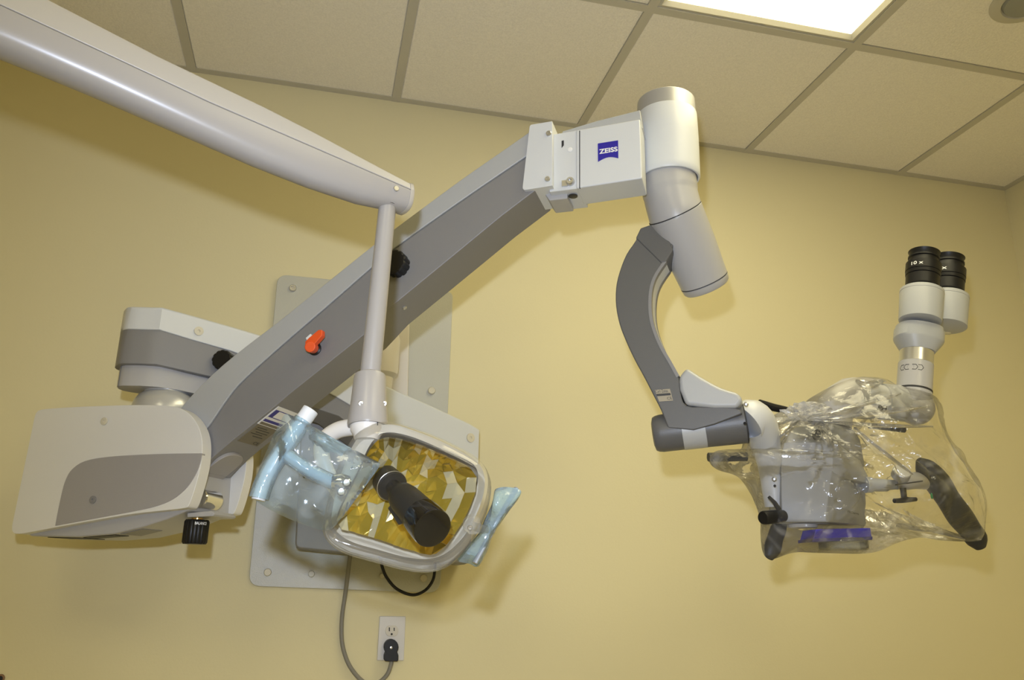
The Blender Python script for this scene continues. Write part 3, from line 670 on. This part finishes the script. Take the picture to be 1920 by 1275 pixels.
def eyepiece(px, py, y, lab, xo):
    b = at(px, py, y); kk = mpp(b)
    h = obj('eyepiece_housing', lathe(b, vd, [(0, 35*kk), (.001, 37*kk), (56*kk, 38.5*kk), (57*kk, 38.3*kk), (57.5*kk, 38.8*kk), (63*kk, 38.5*kk), (65*kk, 36*kk), (65*kk, 25*kk), (74*kk, 25*kk)], 8 if False else 40), M['ltgrey'], mic)
    c_ = b+vd*(70*kk)
    ep = obj('eyepiece', lathe(c_, vd, [(0, 27*kk), (2*kk, 29.5*kk), (22*kk, 29.8*kk), (23*kk, 28.6*kk), (24*kk, 30.5*kk), (30*kk, 31*kk), (31*kk, 30*kk), (32*kk, 31.3*kk), (49*kk, 31.3*kk), (50*kk, 26.5*kk), (60*kk, 26*kk), (61*kk, 28*kk), (64*kk, 28*kk), (65*kk, 25*kk), (70*kk, 26*kk), (75*kk, 28.5*kk), (75*kk, 24*kk), (70*kk, 20*kk)], 48), M['black'], mic)
    obj('lettering', textbm(lab, wrap(c_, vd, 31.6*kk, xo[0], xo[1], 36*kk, 43*kk), .015), M['logow'], ep, smooth=0)
    return h
eyepiece(1722+3, 603, HY-.005, '10 x', (-.72, -.02))
eyepiece(1772, 613, HY+.05, '10 x', (-.90, -.06))

# ================================================================== CLEAR BAG OVER THE MICROSCOPE
OC = V((1600, 880))
outl = [(1393, 830), (1396, 812), (1409, 800), (1440, 784), (1470, 770), (1496, 773), (1514, 751), (1552, 728), (1599, 709), (1631, 707), (1657, 710), (1680, 722), (1725, 730), (1745, 740), (1755, 765), (1761, 795), (1772, 820), (1791, 853), (1817, 891), (1841, 923), (1846, 967), (1843, 1008), (1825, 1015), (1776, 1014), (1725, 1008), (1680, 1019), (1631, 1037), (1543, 1037), (1490, 1036), (1450, 1048), (1431, 1037), (1427, 1000), (1424, 967), (1406, 923), (1385, 895), (1345, 880), (1330, 862), (1345, 845), (1385, 845)]
ol = crm(outl, 8, True); NO = len(ol)
DF = Frame(at(1600, 880, HY+.012), (1, -.07, 0))
bm = new(); K = V(DF.p(1500, 787)); cen = V(DF.p(OC.x, OC.y)); rings = []
OL = [V(DF.p(p.x, p.y)) for p in ol]
def fold(a, b, s):
    d = V((a, b))-K; ph = math.atan2(d.y, d.x); r_ = d.length
    vd_ = noise.voronoi(V((a*17, b*17, s*5)))[0]; vr = noise.voronoi(V((ph*3.2, r_*9, s*3)))[0]
    f = noise.noise(V((ph*7, r_*6, s*3)))*.008 + (vd_[1]-vd_[0])*.018 + (vr[1]-vr[0])*.010*min(1, r_/.06) + noise.noise(V((ph*24, r_*9, s*5)))*.003*min(1, r_/.08)
    return f
NR = 44
for sgn in (-1, 1):
    prev = None
    for j in range(NR+1):
        s = math.sin(j/NR*math.pi/2) if True else j/NR
        s = 1-(1-j/NR)
        dep = max(0, 1-s**2.4)**.85; row = []
        for i in range(NO):
            p = cen+(OL[i]-cen)*s
            kd = .35+.65*min(1, ((p-K).length/.07)**.7)          # gathered flat at the knot
            z = sgn*(dep*(.135 if sgn < 0 else .10)*kd + (fold(p.x, p.y, sgn)*(.4+dep)))
            q = DF.w(p.x, p.y, z)
            if j == NR and sgn == 1: pass
            row.append(bm.verts.new(q))
        if prev: ring_faces(bm, prev, row)
        prev = row
bmesh.ops.remove_doubles(bm, verts=bm.verts, dist=.0004)
M['bag'] = film('clear_bag_film', (.985, .98, .97), .03, .75, .5, 30, .17, back=.24)
bag = obj('plastic_bag', bm, M['bag'], smooth=28)
tag(bag, 'crumpled clear plastic bag draped over the microscope head and its hand grips', 'plastic bag')
bag.visible_shadow = True
# twisted knot, gathers and long pulled folds are parts of the bag
M['knot'] = film('gathered_film', (.98, .975, .96), .20, .8, .55, 50, .27, back=.5)
kp = DF.w(K.x, K.y, -.035)
bm = new(); bmesh.ops.create_icosphere(bm, subdivisions=4, radius=1)
for v in bm.verts:
    d = v.co.normalized(); f = 1+.45*noise.noise(d*3.1)+.25*noise.noise(d*8)
    v.co = kp+CR*(d.x*.042*f)+CU*(d.z*.022*f+.004)+CF*(d.y*.025*f)
obj('knot', bm, M['knot'], bag, smooth=0)
def ribbon(P, wd, m, nm='fold'):
    bm = new(); pts = crm(P, 6); N_ = len(pts); prev = None
    for i, (x, y, dd) in enumerate(pts):
        t = pts[min(i+1, N_-1)]-pts[max(i-1, 0)]; nn = V((-t.y, t.x, 0)).normalized(); w_ = (wd[0]+(wd[1]-wd[0])*i/(N_-1))*(.12+.88*math.sin(math.pi*min(.97, .03+i/(N_-1)))**.6)
        row = []
        for q in range(7):
            h = (q-3)/3
            X, Y = x+nn.x*w_*h, y+nn.y*w_*h
            z = dd+.006*math.cos(h*4.5+i*.15)+.003*noise.noise(V((i*.4, h*2, x)))
            row.append(bm.verts.new(DF.P(X, Y, z)))
        if prev:
            for q in range(6): bm.faces.new((prev[q], prev[q+1], row[q+1], row[q]))
        prev = row
    return obj(nm, bm, m, bag, smooth=80)
for P_, w_ in (([(1510, 780, -.05), (1570, 770, -.085), (1640, 752, -.09), (1690, 738, -.08)], (3, 5)), ([(1510, 785, -.04), (1580, 782, -.07), (1650, 775, -.08), (1740, 762, -.07)], (3, 6)),
               ([(1515, 790, -.05), (1590, 794, -.08), (1660, 798, -.085), (1750, 800, -.07)], (3, 5)), ([(1440, 825, -.05), (1470, 800, -.05), (1500, 785, -.045)], (16, 8)),
               ([(1405, 815, -.04), (1440, 795, -.05), (1480, 786, -.045)], (10, 9)), ([(1540, 795, -.06), (1551, 820, -.08), (1553, 838, -.085)], (15, 3)),
               ([(1600, 800, -.08), (1660, 850, -.09), (1712, 890, -.085)], (3, 4)), ([(1604, 713, -.03), (1628, 722, -.045), (1656, 714, -.03)], (7, 9)),
               ([(1680, 985, -.05), (1740, 995, -.05), (1810, 1012, -.02)], (9, 4))):
    ribbon(P_, w_, M['knot'])

# ================================================================== DENTAL LIGHT
LD = 1.13
dl = thing('dental_light', 'dental operating light with a clear shield and golden reflector hanging from a pale jointed arm', 'dental light', at(698, 700, LD))
# long arm
b1 = at(771, 358, LD-.01); b0 = at(0, 36, .93)
BF = Frame(b1, V((b0.x-b1.x, b0.y-b1.y, 0))*-1)
def ext(L, xx=-260):                         # extend the traced edge past the frame
    (x0, y0), (x1, y1) = L[0], L[1]; s = (y1-y0)/(x1-x0); return [(xx, y0+(xx-x0)*s)]+L
up = ext([(0, -54), (100, -2), (308, 106), (542, 218), (700, 303), (772, 341)]); seam = ext([(0, 6), (200, 99), (400, 193), (600, 280), (776, 357)]); lo_ = ext([(0, 73), (150, 136), (358, 231), (562, 325), (692, 369), (742, 379), (776, 388)])
def yoff(L, L2):                             # sample edges at common stations
    def f(x, Q):
        for (x0, y0), (x1, y1) in zip(Q, Q[1:]):
            if x0 <= x <= x1: return y0+(y1-y0)*(x-x0)/(x1-x0)
        return Q[-1][1]+(x-Q[-1][0])*.45
    return f
fy = yoff(0, 0)
st = [-255, -120, 0, 100, 200, 300, 400, 500, 600, 690, 740, 772]
BW = .05
def arm_ring(x, up, lo, y_half, top=True):
    zt_ = BF.p(x, fy(x, up)); zb_ = BF.p(x, fy(x, lo)); h = zt_[1]-zb_[1]
    return zt_, zb_, h
rU, rL = [], []
for x in st:
    a, z_top = BF.p(x, fy(x, up)); _, z_seam = BF.p(x, fy(x, seam)); _, z_low = BF.p(x, fy(x, lo_))
    hw = BW*.5*(1+.25*max(0, (600-x))/600); z_low = min(z_low, z_seam-.012)
    c_ = hw
    rU.append([BF.w(a, z_seam, c_-hw), BF.w(a, z_seam, c_+hw), BF.w(a, z_top-.006, c_+hw*.98), BF.w(a, z_top, c_+hw*.82), BF.w(a, z_top, c_-hw*.75), BF.w(a, z_top-.003, c_-hw*.9), BF.w(a, z_top-.008, c_-hw*.96)])
    H_ = z_seam-z_low
    rL.append([BF.w(a, z_seam-.0008-H_*(.25 if k_ in (0, 10) else 0)*0 - H_*math.sin(math.pi*k_/10)**.75, c_-hw*math.copysign(abs(math.cos(math.pi*k_/10))**.7, math.cos(math.pi*k_/10))*1.0) for k_ in range(11)])
da = obj('spring_arm', loft(new(), rL), M['pole'], dl, smooth=40, bevel=.0015)
obj('top_cover', loft(new(), rU), M['beam'], da, smooth=30, bevel=.0015)
def full(sx, k_):
    i_ = len(rL)-1; R_ = rL[i_]+[rU[i_][q] for q in (1, 2, 3, 4, 5, 6, 0)]; c_ = sum(R_, V())/len(R_)
    return [c_+(p-c_)*k_+BF.u*sx for p in R_]
obj('end_cap', loft(new(), [full(-.001, 1.03), full(.004, 1.035), full(.0065, .95), full(.007, .3)]), M['beam'], da, smooth=40)
obj('pivot_pin', disc_px(BF, 742, 354, 5.5, .0005, .003), M['metal'], da)
# unseen end: hub and ceiling post that carry the arm
he = BF.w(*BF.p(-255, fy(-255, seam)), BW*.5)
obj('arm_hub', lathe(he-V((0, 0, .07)), (0, 0, 1), [(0, .035), (.003, .04), (.13, .04), (.133, .035)], 32), M['cream'], dl)
obj('ceiling_post', lathe(he+V((0, 0, .06)), (0, 0, 1), [(0, .02), (CEIL-.006-he.z-.06-.012, .02), (CEIL-.006-he.z-.06-.011, .06), (CEIL-.006-he.z-.06, .06)], 28), M['cream'], dl)
# pole
pt = BF.P(728, 372, BW*.5); pbm = at(694, 705, LD+.02); kq = mpp(pt)
pd = pbm-pt
obj('pole_socket', lathe(pt, pd, [(.002, 17*kq), (.010, 21*kq), (.0125, 20*kq), (.0126, 15*kq)], 36), M['dark'], da)
po = obj('pole', lathe(pt, pd, [(-.008, 16*kq), (pd.length, 18.2*kq)], 36), M['pole'], dl)
hb = at(689, 800, LD+.01); e = hb-pbm
hub = lathe(pbm, e, [(-.004, 20*kq), (-.001, 27*kq), (.004, 28.5*kq), (e.length*.5, 31*kq), (e.length*.95, 35*kq), (e.length, 34*kq)], 40)
hu = obj('pole_hub', hub, M['pole'], dl)
obj('collar', lathe(pbm+e*1.0, e, [(-.001, 30*kq), (.006, 29*kq), (.012, 24*kq), (.02, 20*kq)], 36), M['cream'], hu)
sl0, sl1 = at(706, 702, LD-.008), at(708, 797, LD-.0165)
obj('seam', sweep([at(705, 703, LD-.0005), at(706.5, 750, LD-.006), at(708, 797, LD-.012)], .0009, 6), M['dark'], hu)
for x, y, yy in ((676, 757, LD-.009), (720, 757, LD+.0)):
    P = at(x, y, yy); obj('screw', lathe(P+CF*.003, (CAM-P), [(0, .004), (.003, .004), (.004, .0028), (.004, .0014), (.002, .001), (.002, .0001)], 16), M['metal'], hu)
# yoke (curved cream arm behind the shield)
yk = crm([at(690, 800, LD+.02), at(660, 801, LD+.03), at(630, 808, LD+.045), at(606, 828, LD+.06), at(604, 858, LD+.07), at(618, 895, LD+.075), at(640, 930, LD+.08)], 5)
obj('yoke', sweep(yk, [(13*kq, 15*kq)]*len(yk), 24), M['cream'], dl)
# lamp head plane
cn = at(762, 935, LD-.03)
e1 = (CR*math.cos(math.radians(17))-CU*math.sin(math.radians(17))+CF*.10).normalized()
e2 = (CU*math.cos(math.radians(20))+CR*math.sin(math.radians(20))*1.0); nrm = e1.cross(e2).normalized(); nrm = nrm if nrm.dot(CF) > 0 else -nrm
e2 = nrm.cross(e1).normalized(); e2 = e2 if e2.dot(CU) > 0 else -e2
LFm = Frame(cn, e1, e2, nrm)
oo = [(688, 805), (708, 799), (735, 799), (765, 807), (826, 830), (885, 860), (912, 883), (922, 915), (914, 961), (892, 1009), (868, 1042), (838, 1067), (803, 1077), (757, 1073), (697, 1057), (649, 1043), (618, 1024), (604, 1000), (608, 962), (620, 913), (640, 858), (662, 822)]
ii = [(706, 830), (720, 824.5), (740, 825), (775, 834), (826, 855), (868, 874), (888, 886), (896, 906), (890, 938), (868, 987), (839, 1028), (820, 1046), (795, 1047), (748, 1033), (700, 1017), (660, 1005), (636, 1000), (627, 990), (633, 968), (650, 932), (668, 896), (688, 852)]
OO = [LFm.p(p.x, p.y) for p in crm([V(q) for q in oo], 4, True)]; II = [LFm.p(p.x, p.y) for p in crm([V(q) for q in ii], 4, True)]
def rg(L, s, d, c=(0, 0)):
    return [LFm.w(c[0]+(p[0]-c[0])*s, c[1]+(p[1]-c[1])*s, d) for p in L]
IO = [((a[0]+b[0])/2, (a[1]+b[1])/2) for a, b in zip(OO, II)]
IQ = [((a[0]*.75+b[0]*.25), (a[1]*.75+b[1]*.25)) for a, b in zip(OO, II)]
M['shield'] = film('clear_shield', (.975, .97, .945), .10, .5, .10, 14, .08)
bm = loft(new(), [rg(II, 1, .012), rg(II, 1.01, .002), rg(IO, 1, -.006), rg(IQ, 1, -.004), rg(OO, 1, .008), rg(OO, 1, .03), rg(OO, .985, .05)], False, False)
obj('shield', bm, M['shield'], dl, smooth=60)
M['pane'] = film('clear_pane', (.985, .98, .96), .002, .7, .03, 8, .05)
bm = new(); bm.faces.new([bm.verts.new(p) for p in rg(II, 1, .010)]); obj('shield_window', bm, M['pane'], dl)
bm = loft(new(), [rg(II, 1.03, .048), rg(OO, .945, .050), rg(OO, .92, .075), rg(OO, .80, .115), rg(OO, .5, .135), rg(OO, .1, .14)], False, True)
obj('back_shell', bm, mat('back_shell_cream', (.52, .49, .40), .4), dl, smooth=60)
# reflector: a faceted gold dish
NU, NV = 15, 8
def dish(u, v):                              # u,v in -1..1 -> squircle inside II
    ang = math.atan2(v, u); m_ = max(abs(u), abs(v))
    idx = (math.atan2(v, u)) ; 
    # intersect direction with polygon II
    dx, dy = math.cos(ang), math.sin(ang); best = .05
    n_ = len(II)
    for i in range(n_):
        (x0, y0), (x1, y1) = II[i], II[(i+1) % n_]
        X0, Y0 = x0-cx0, y0-cy0; X1, Y1 = x1-cx0, y1-cy0
        dd = dx*(Y1-Y0)-dy*(X1-X0)
        if abs(dd) < 1e-9: continue
        t = (X0*(Y1-Y0)-Y0*(X1-X0))/dd; s_ = (X0*dy-Y0*dx)/dd
        if t > 0 and -1e-6 <= s_ <= 1+1e-6: best = t
    return (cx0+dx*best*m_, cy0+dy*best*m_, m_)
cx0 = sum(p[0] for p in II)/len(II); cy0 = sum(p[1] for p in II)/len(II)
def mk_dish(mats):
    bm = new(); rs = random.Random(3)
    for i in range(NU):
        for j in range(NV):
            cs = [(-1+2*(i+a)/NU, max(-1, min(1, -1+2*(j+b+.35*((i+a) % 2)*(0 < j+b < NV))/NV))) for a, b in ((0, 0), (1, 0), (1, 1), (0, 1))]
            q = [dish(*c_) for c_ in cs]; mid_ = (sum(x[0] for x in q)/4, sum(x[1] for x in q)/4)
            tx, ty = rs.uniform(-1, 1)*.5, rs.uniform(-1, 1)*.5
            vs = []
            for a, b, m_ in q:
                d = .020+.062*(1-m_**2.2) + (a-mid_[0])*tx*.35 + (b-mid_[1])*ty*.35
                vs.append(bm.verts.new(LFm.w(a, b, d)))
            f = bm.faces.new(vs); f.material_index = 1 if rs.random() < .16+.5*(i < NU*.45 and j < NV*.6)+.2*(j > NV-2) else 0  # paler facets stand in for cream reflections, painted into the base colour
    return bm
def gold():
    m = mat('gold_dichroic', (.80, .58, .07), .06, metal=.55, coat=1.0, noise_amt=.35, nscale=9); return m
M['gold'] = gold()
obj('reflector', mk_dish(None), [M['gold'], mat('pale_painted_reflection', (.80, .73, .46), .08, metal=.4, coat=1.0)], dl, smooth=0)
# bulb holder: black tube pointing at the camera's right
f0 = LFm.P(736, 912, .045); f1 = LFm.P(811, 991, -.072)
ad = (f1-f0); AL = ad.length; ad = ad.normalized(); k2 = mpp(f0)
bhld = obj('bulb_holder', lathe(f0, ad, [(-.03, 27*k2), (-.004, 29*k2), (0, 29*k2), (.002, 27*k2), (.003, 15*k2), (.016, 17*k2), (.028, 21*k2), (.032, 26*k2), (.045, 29*k2), (AL*.72, 32*k2), (AL*.74, 32*k2), (AL*.76, 32*k2)], 40), mat('black_satin', (.018, .017, .016), .5), dl)
obj('bulb_cap', lathe(f0+ad*AL*.74, ad, [(0, 32*k2), (.002, 34.5*k2), (AL*.22, 35*k2), (AL*.26, 34*k2), (AL*.27, 31*k2), (AL*.272, .001)], 48), M['blackg'], bhld)
obj('flange', lathe(f0, ad, [(-.004, 28*k2), (-.002, 30*k2), (-.001, 28*k2)], 40), M['metal'], bhld)
sd = ad.cross(CF).normalized()
obj('holder_fin', loft(new(), [[f0+ad*t+(-CR*.8-CU*.5).normalized()*a for t, a in ((.032, .0), (.040, .026), (AL*.66, .030), (AL*.74, .0))], [f0+ad*t+(-CR*.8-CU*.5).normalized()*a+CF*.016 for t, a in ((.032, .0), (.040, .026), (AL*.66, .030), (AL*.74, .0))]]), mat('black_satin_fin', (.03, .028, .026), .42), bhld, bevel=.002)
# right side clip
cpb = obj('clip', prism(LFm, rnd(LFm.pts([(868, 978), (884, 966), (902, 976), (899, 1000), (880, 1001), (868, 990)], .0), .003), -.004, .012), M['shield'], dl, bevel=.001)
obj('screw', disc_px(LFm, 881, 989, 5, -.005, .003, SCREW, 18), M['metal'], cpb)
# left handle
hn = [at(583, 768, LD-.02), at(557, 805, LD-.02), at(530, 845, LD-.02), at(508, 878, LD-.02), at(493, 910, LD-.02), at(484, 938, LD-.02)]
hp = crm(hn, 5)
lh = obj('handle', sweep(hp, [(15*k2, 15*k2)]+[(15.5*k2, 15*k2)]*8+[(16*k2, 14*k2)]*9+[(13*k2, 12*k2)]*8, 24), M['white'], dl, smooth=60, bevel=.001)
st_ = crm([at(527, 846, LD-.02), at(548, 861, LD-.022), at(580, 882, LD-.02), at(615, 900, LD-.01), at(648, 912, LD+.0)], 4)
obj('handle_stem', sweep(st_, [(12*k2, 12*k2)]*4+[(9*k2, 10*k2)]*6+[(12*k2, 12*k2)]*7, 20), M['white'], lh, smooth=60)
P = at(634, 912, LD-.022)
cl2 = obj('handle_clamp', lathe(at(624, 905, LD-.015), (at(655, 905, LD-.02)-at(624, 905, LD-.015)), [(0, .010), (.012, .012), (.022, .009)], 18), M['chrome'], lh)
obj('clamp_screw', lathe(at(650, 905, LD-.03), (CAM-at(650, 905, LD-.03)), [(-.01, .006), (0, .006), (.002, .004), (.0022, .001)], 14), M['chrome'], lh)
obj('clamp_screw', lathe(at(640, 922, LD-.025), (CAM-at(650, 905, LD-.03)), [(-.01, .007), (0, .006), (.002, .004), (.0022, .001)], 14), M['chrome'], lh)
# right handle rod
rod = [at(968, 916, LD+.0), at(945, 955, LD+.0), at(915, 1010, LD+.0), at(890, 1056, LD+.0)]
rh = obj('handle', sweep(crm(rod, 4), [(12*k2, 5*k2)]*13, 14), mat('translucent_grey_plastic', (.30, .33, .36), .3), dl, smooth=60)
obj('handle_stem', sweep([at(885, 986, LD-.035), at(905, 992, LD-.02), at(920, 994, LD-.0)], .006, 12), M['shield'], rh)
# blue plastic sleeves on the handles
M['sleeve'] = film('blue_sleeve_film', (.87, .935, .95), .10, 1.0, .35, 24, .12, back=.22)
M['sleeve2'] = film('blue_sleeve_film_gathered', (.68, .83, .88), .30, 1.1, .5, 30, .12, back=.5)
def bagmesh(outline, frame, dfront, dback, wr=.004, rings_=12, axis=None, seed=0):
    o_ = crm([V(p) for p in outline], 4, True); L = [V(frame.p(p.x, p.y)) for p in o_]; c_ = sum(L, V((0, 0)))/len(L)
    bm = new()
    for sgn, dep in ((-1, dfront), (1, dback)):
        prev = None
        for j in range(rings_+1):
            s = max(j/rings_, .02); row = []
            for p in L:
                q = c_+(p-c_)*s
                vo = noise.voronoi(V((q.x*24+seed, q.y*24, sgn*2)))[0]
                z = sgn*(dep*max(0, 1-s**2.6)**.8)+wr*(noise.noise(V((q.x*38+seed, q.y*38, sgn*2)))+(vo[1]-vo[0])*1.3-.4)*(1-s**6)
                row.append(bm.verts.new(frame.w(q.x, q.y, z)))
            if prev: ring_faces(bm, prev, row)
            prev = row
    bmesh.ops.remove_doubles(bm, verts=bm.verts, dist=.0002)
    return bm
SFm = Frame(at(570, 880, LD-.02), CR, CU, CF)
s1 = thing('plastic_sleeve', 'clear blue plastic sleeve covering the left handle of the dental light', 'plastic sleeve', at(570, 880, LD-.02))
obj('film', bagmesh([(537, 776), (560, 786), (590, 801), (640, 830), (700, 862), (712, 872), (690, 905), (668, 935), (640, 972), (620, 993), (600, 993), (578, 987), (540, 972), (498, 951), (476, 932), (480, 900), (488, 874), (500, 845), (513, 815), (526, 790)], SFm, .022, .020, .006), M['sleeve'], s1, smooth=75)
obj('inner_wrap', sweep(crm([V(p) for p in hn], 5)[3:-1], [(18*k2, 17.5*k2)]*22, 24), M['sleeve2'], s1, smooth=70)
obj('inner_wrap', sweep(crm([V(p) for p in st_], 2)[2:], [(14*k2, 14*k2)]*31, 20), M['sleeve2'], s1, smooth=70)
RFm = Frame(at(915, 985, LD), CR, CU, CF)
s2 = thing('plastic_sleeve', 'crumpled blue plastic sleeve on the right handle of the dental light', 'plastic sleeve', at(915, 985, LD))
obj('film', bagmesh([(929, 917), (950, 913), (976, 919), (972, 935), (955, 958), (936, 985), (925, 1000), (915, 1030), (897, 1062), (880, 1057), (858, 1051), (868, 1034), (885, 1015), (900, 996), (908, 975), (920, 950), (926, 930)], RFm, .014, .012, .010, 12, seed=9), M['sleeve2'], s2, smooth=60)
obj('gather', bagmesh([(905, 985), (918, 975), (928, 985), (926, 1002), (912, 1006), (903, 998)], RFm, .018, .012, .008, 8, seed=4), M['sleeve2'], s2, smooth=40)

# ================================================================== OUTLET, CORDS, WALL BITS
po_ = WF.P(735, 1197)
ot = thing('electrical_outlet', 'white duplex wall outlet below the microscope mounting plate', 'outlet', po_)
obj('cover_plate', prism(WF, rnd(WF.pts([(711.5, 1155), (760.5, 1155.5), (757, 1238.5), (706.5, 1238)]), .003), -.006, 0), M['outlet'], ot, bevel=.003)
def recep(cx2, cy2):
    L = []
    for k_ in range(40):
        a = 2*math.pi*k_/40; x = math.cos(a)*12.2; y = math.sin(a)*12.2; y = max(-10.2, min(10.2, y)); L.append((cx2+x-y*.045*-1*0, cy2+y))
    r_ = obj('receptacle', prism(WF, WF.pts(L, -.007), -.0075, -.003), M['recept'], ot, bevel=.0006)
    for x, w_, h_ in ((-4.7, 1.0, 3.6), (4.3, .9, 3.0)):
        obj('slot', prism(WF, WF.pts([(cx2+x-w_, cy2-3-h_), (cx2+x+w_, cy2-3-h_), (cx2+x+w_, cy2-3+h_), (cx2+x-w_, cy2-3+h_)], -.0078), -.0078, -.006), M['dark'], r_, smooth=0)
    obj('slot', disc_px(WF, cx2-.4, cy2+6, 1.9, -.0074, .0005), M['dark'], r_)
recep(734.8, 1183); recep(732.8, 1215)
pc_ = WF.P(732, 1220, -.01)
cord = thing('power_cord', 'thick grey power cord with a round black plug in the wall outlet', 'power cord', pc_)
plug = [(733.7+math.cos(a)*13.8, 1213.5+math.sin(a)*15) for a in [math.radians(d) for d in range(140, 401, 20)]]
pg = obj('plug', prism(WF, WF.pts(plug+[(745.5, 1224), (747.3, 1229), (747, 1238), (745, 1240.5), (722.5, 1240), (720, 1237), (720.3, 1229), (722, 1224)], -.03), -.030, -.0076), M['black'], cord, bevel=.003)
obj('plug_dot', disc_px(WF, 733.5, 1214.5, 2.4, -.030, .0006), M['metal'], pg)
cab = [(734, 1238), (733, 1246), (727, 1263), (714, 1277), (697, 1283), (678, 1276), (657, 1251), (645, 1222), (640.5, 1193), (641.5, 1155), (647, 1116), (651, 1085), (657, 1040), (662, 1022)]
dd_ = [.018, .018, .016, .014, .013, .012, .012, .012, .012, .014, .022, .035, .06, .08]
obj('cable', sweep(crm([WF.P(x, y, -q) for (x, y), q in zip(cab, dd_)], 5), 3.9*mpp(po_), 12), M['gcable'], cord)
blk = [(712, 1040), (717, 1064), (726, 1084), (745, 1105), (774, 1115.5), (797, 1107), (810.6, 1090), (815, 1072), (816, 1050)]
dd_ = [.08, .06, .05, .045, .04, .045, .05, .06, .08]
tag(obj('black_cable', sweep(crm([WF.P(x, y, -q) for (x, y), q in zip(blk, dd_)], 6), 2.9*mpp(po_), 12), M['black']), 'thin black cable looping below the dental light against the mounting plate', 'cable')
hk_ = thing('wall_eyelet', 'tiny brown ring fixed to the wall at the bottom left corner', 'ring', WF.P(1, 1272))
P = WF.P(1, 1272)
obj('ring', lathe(P, (0, -1, 0), [(0, .0095), (.004, .0095), (.005, .008), (.005, .0062), (.002, .006)], 24), mat('brown_plastic', (.22, .12, .05), .5), hk_)
obj('core', lathe(P, (0, -1, 0), [(0, .006), (.003, .0055), (.0032, .001)], 20), M['dark'], hk_)
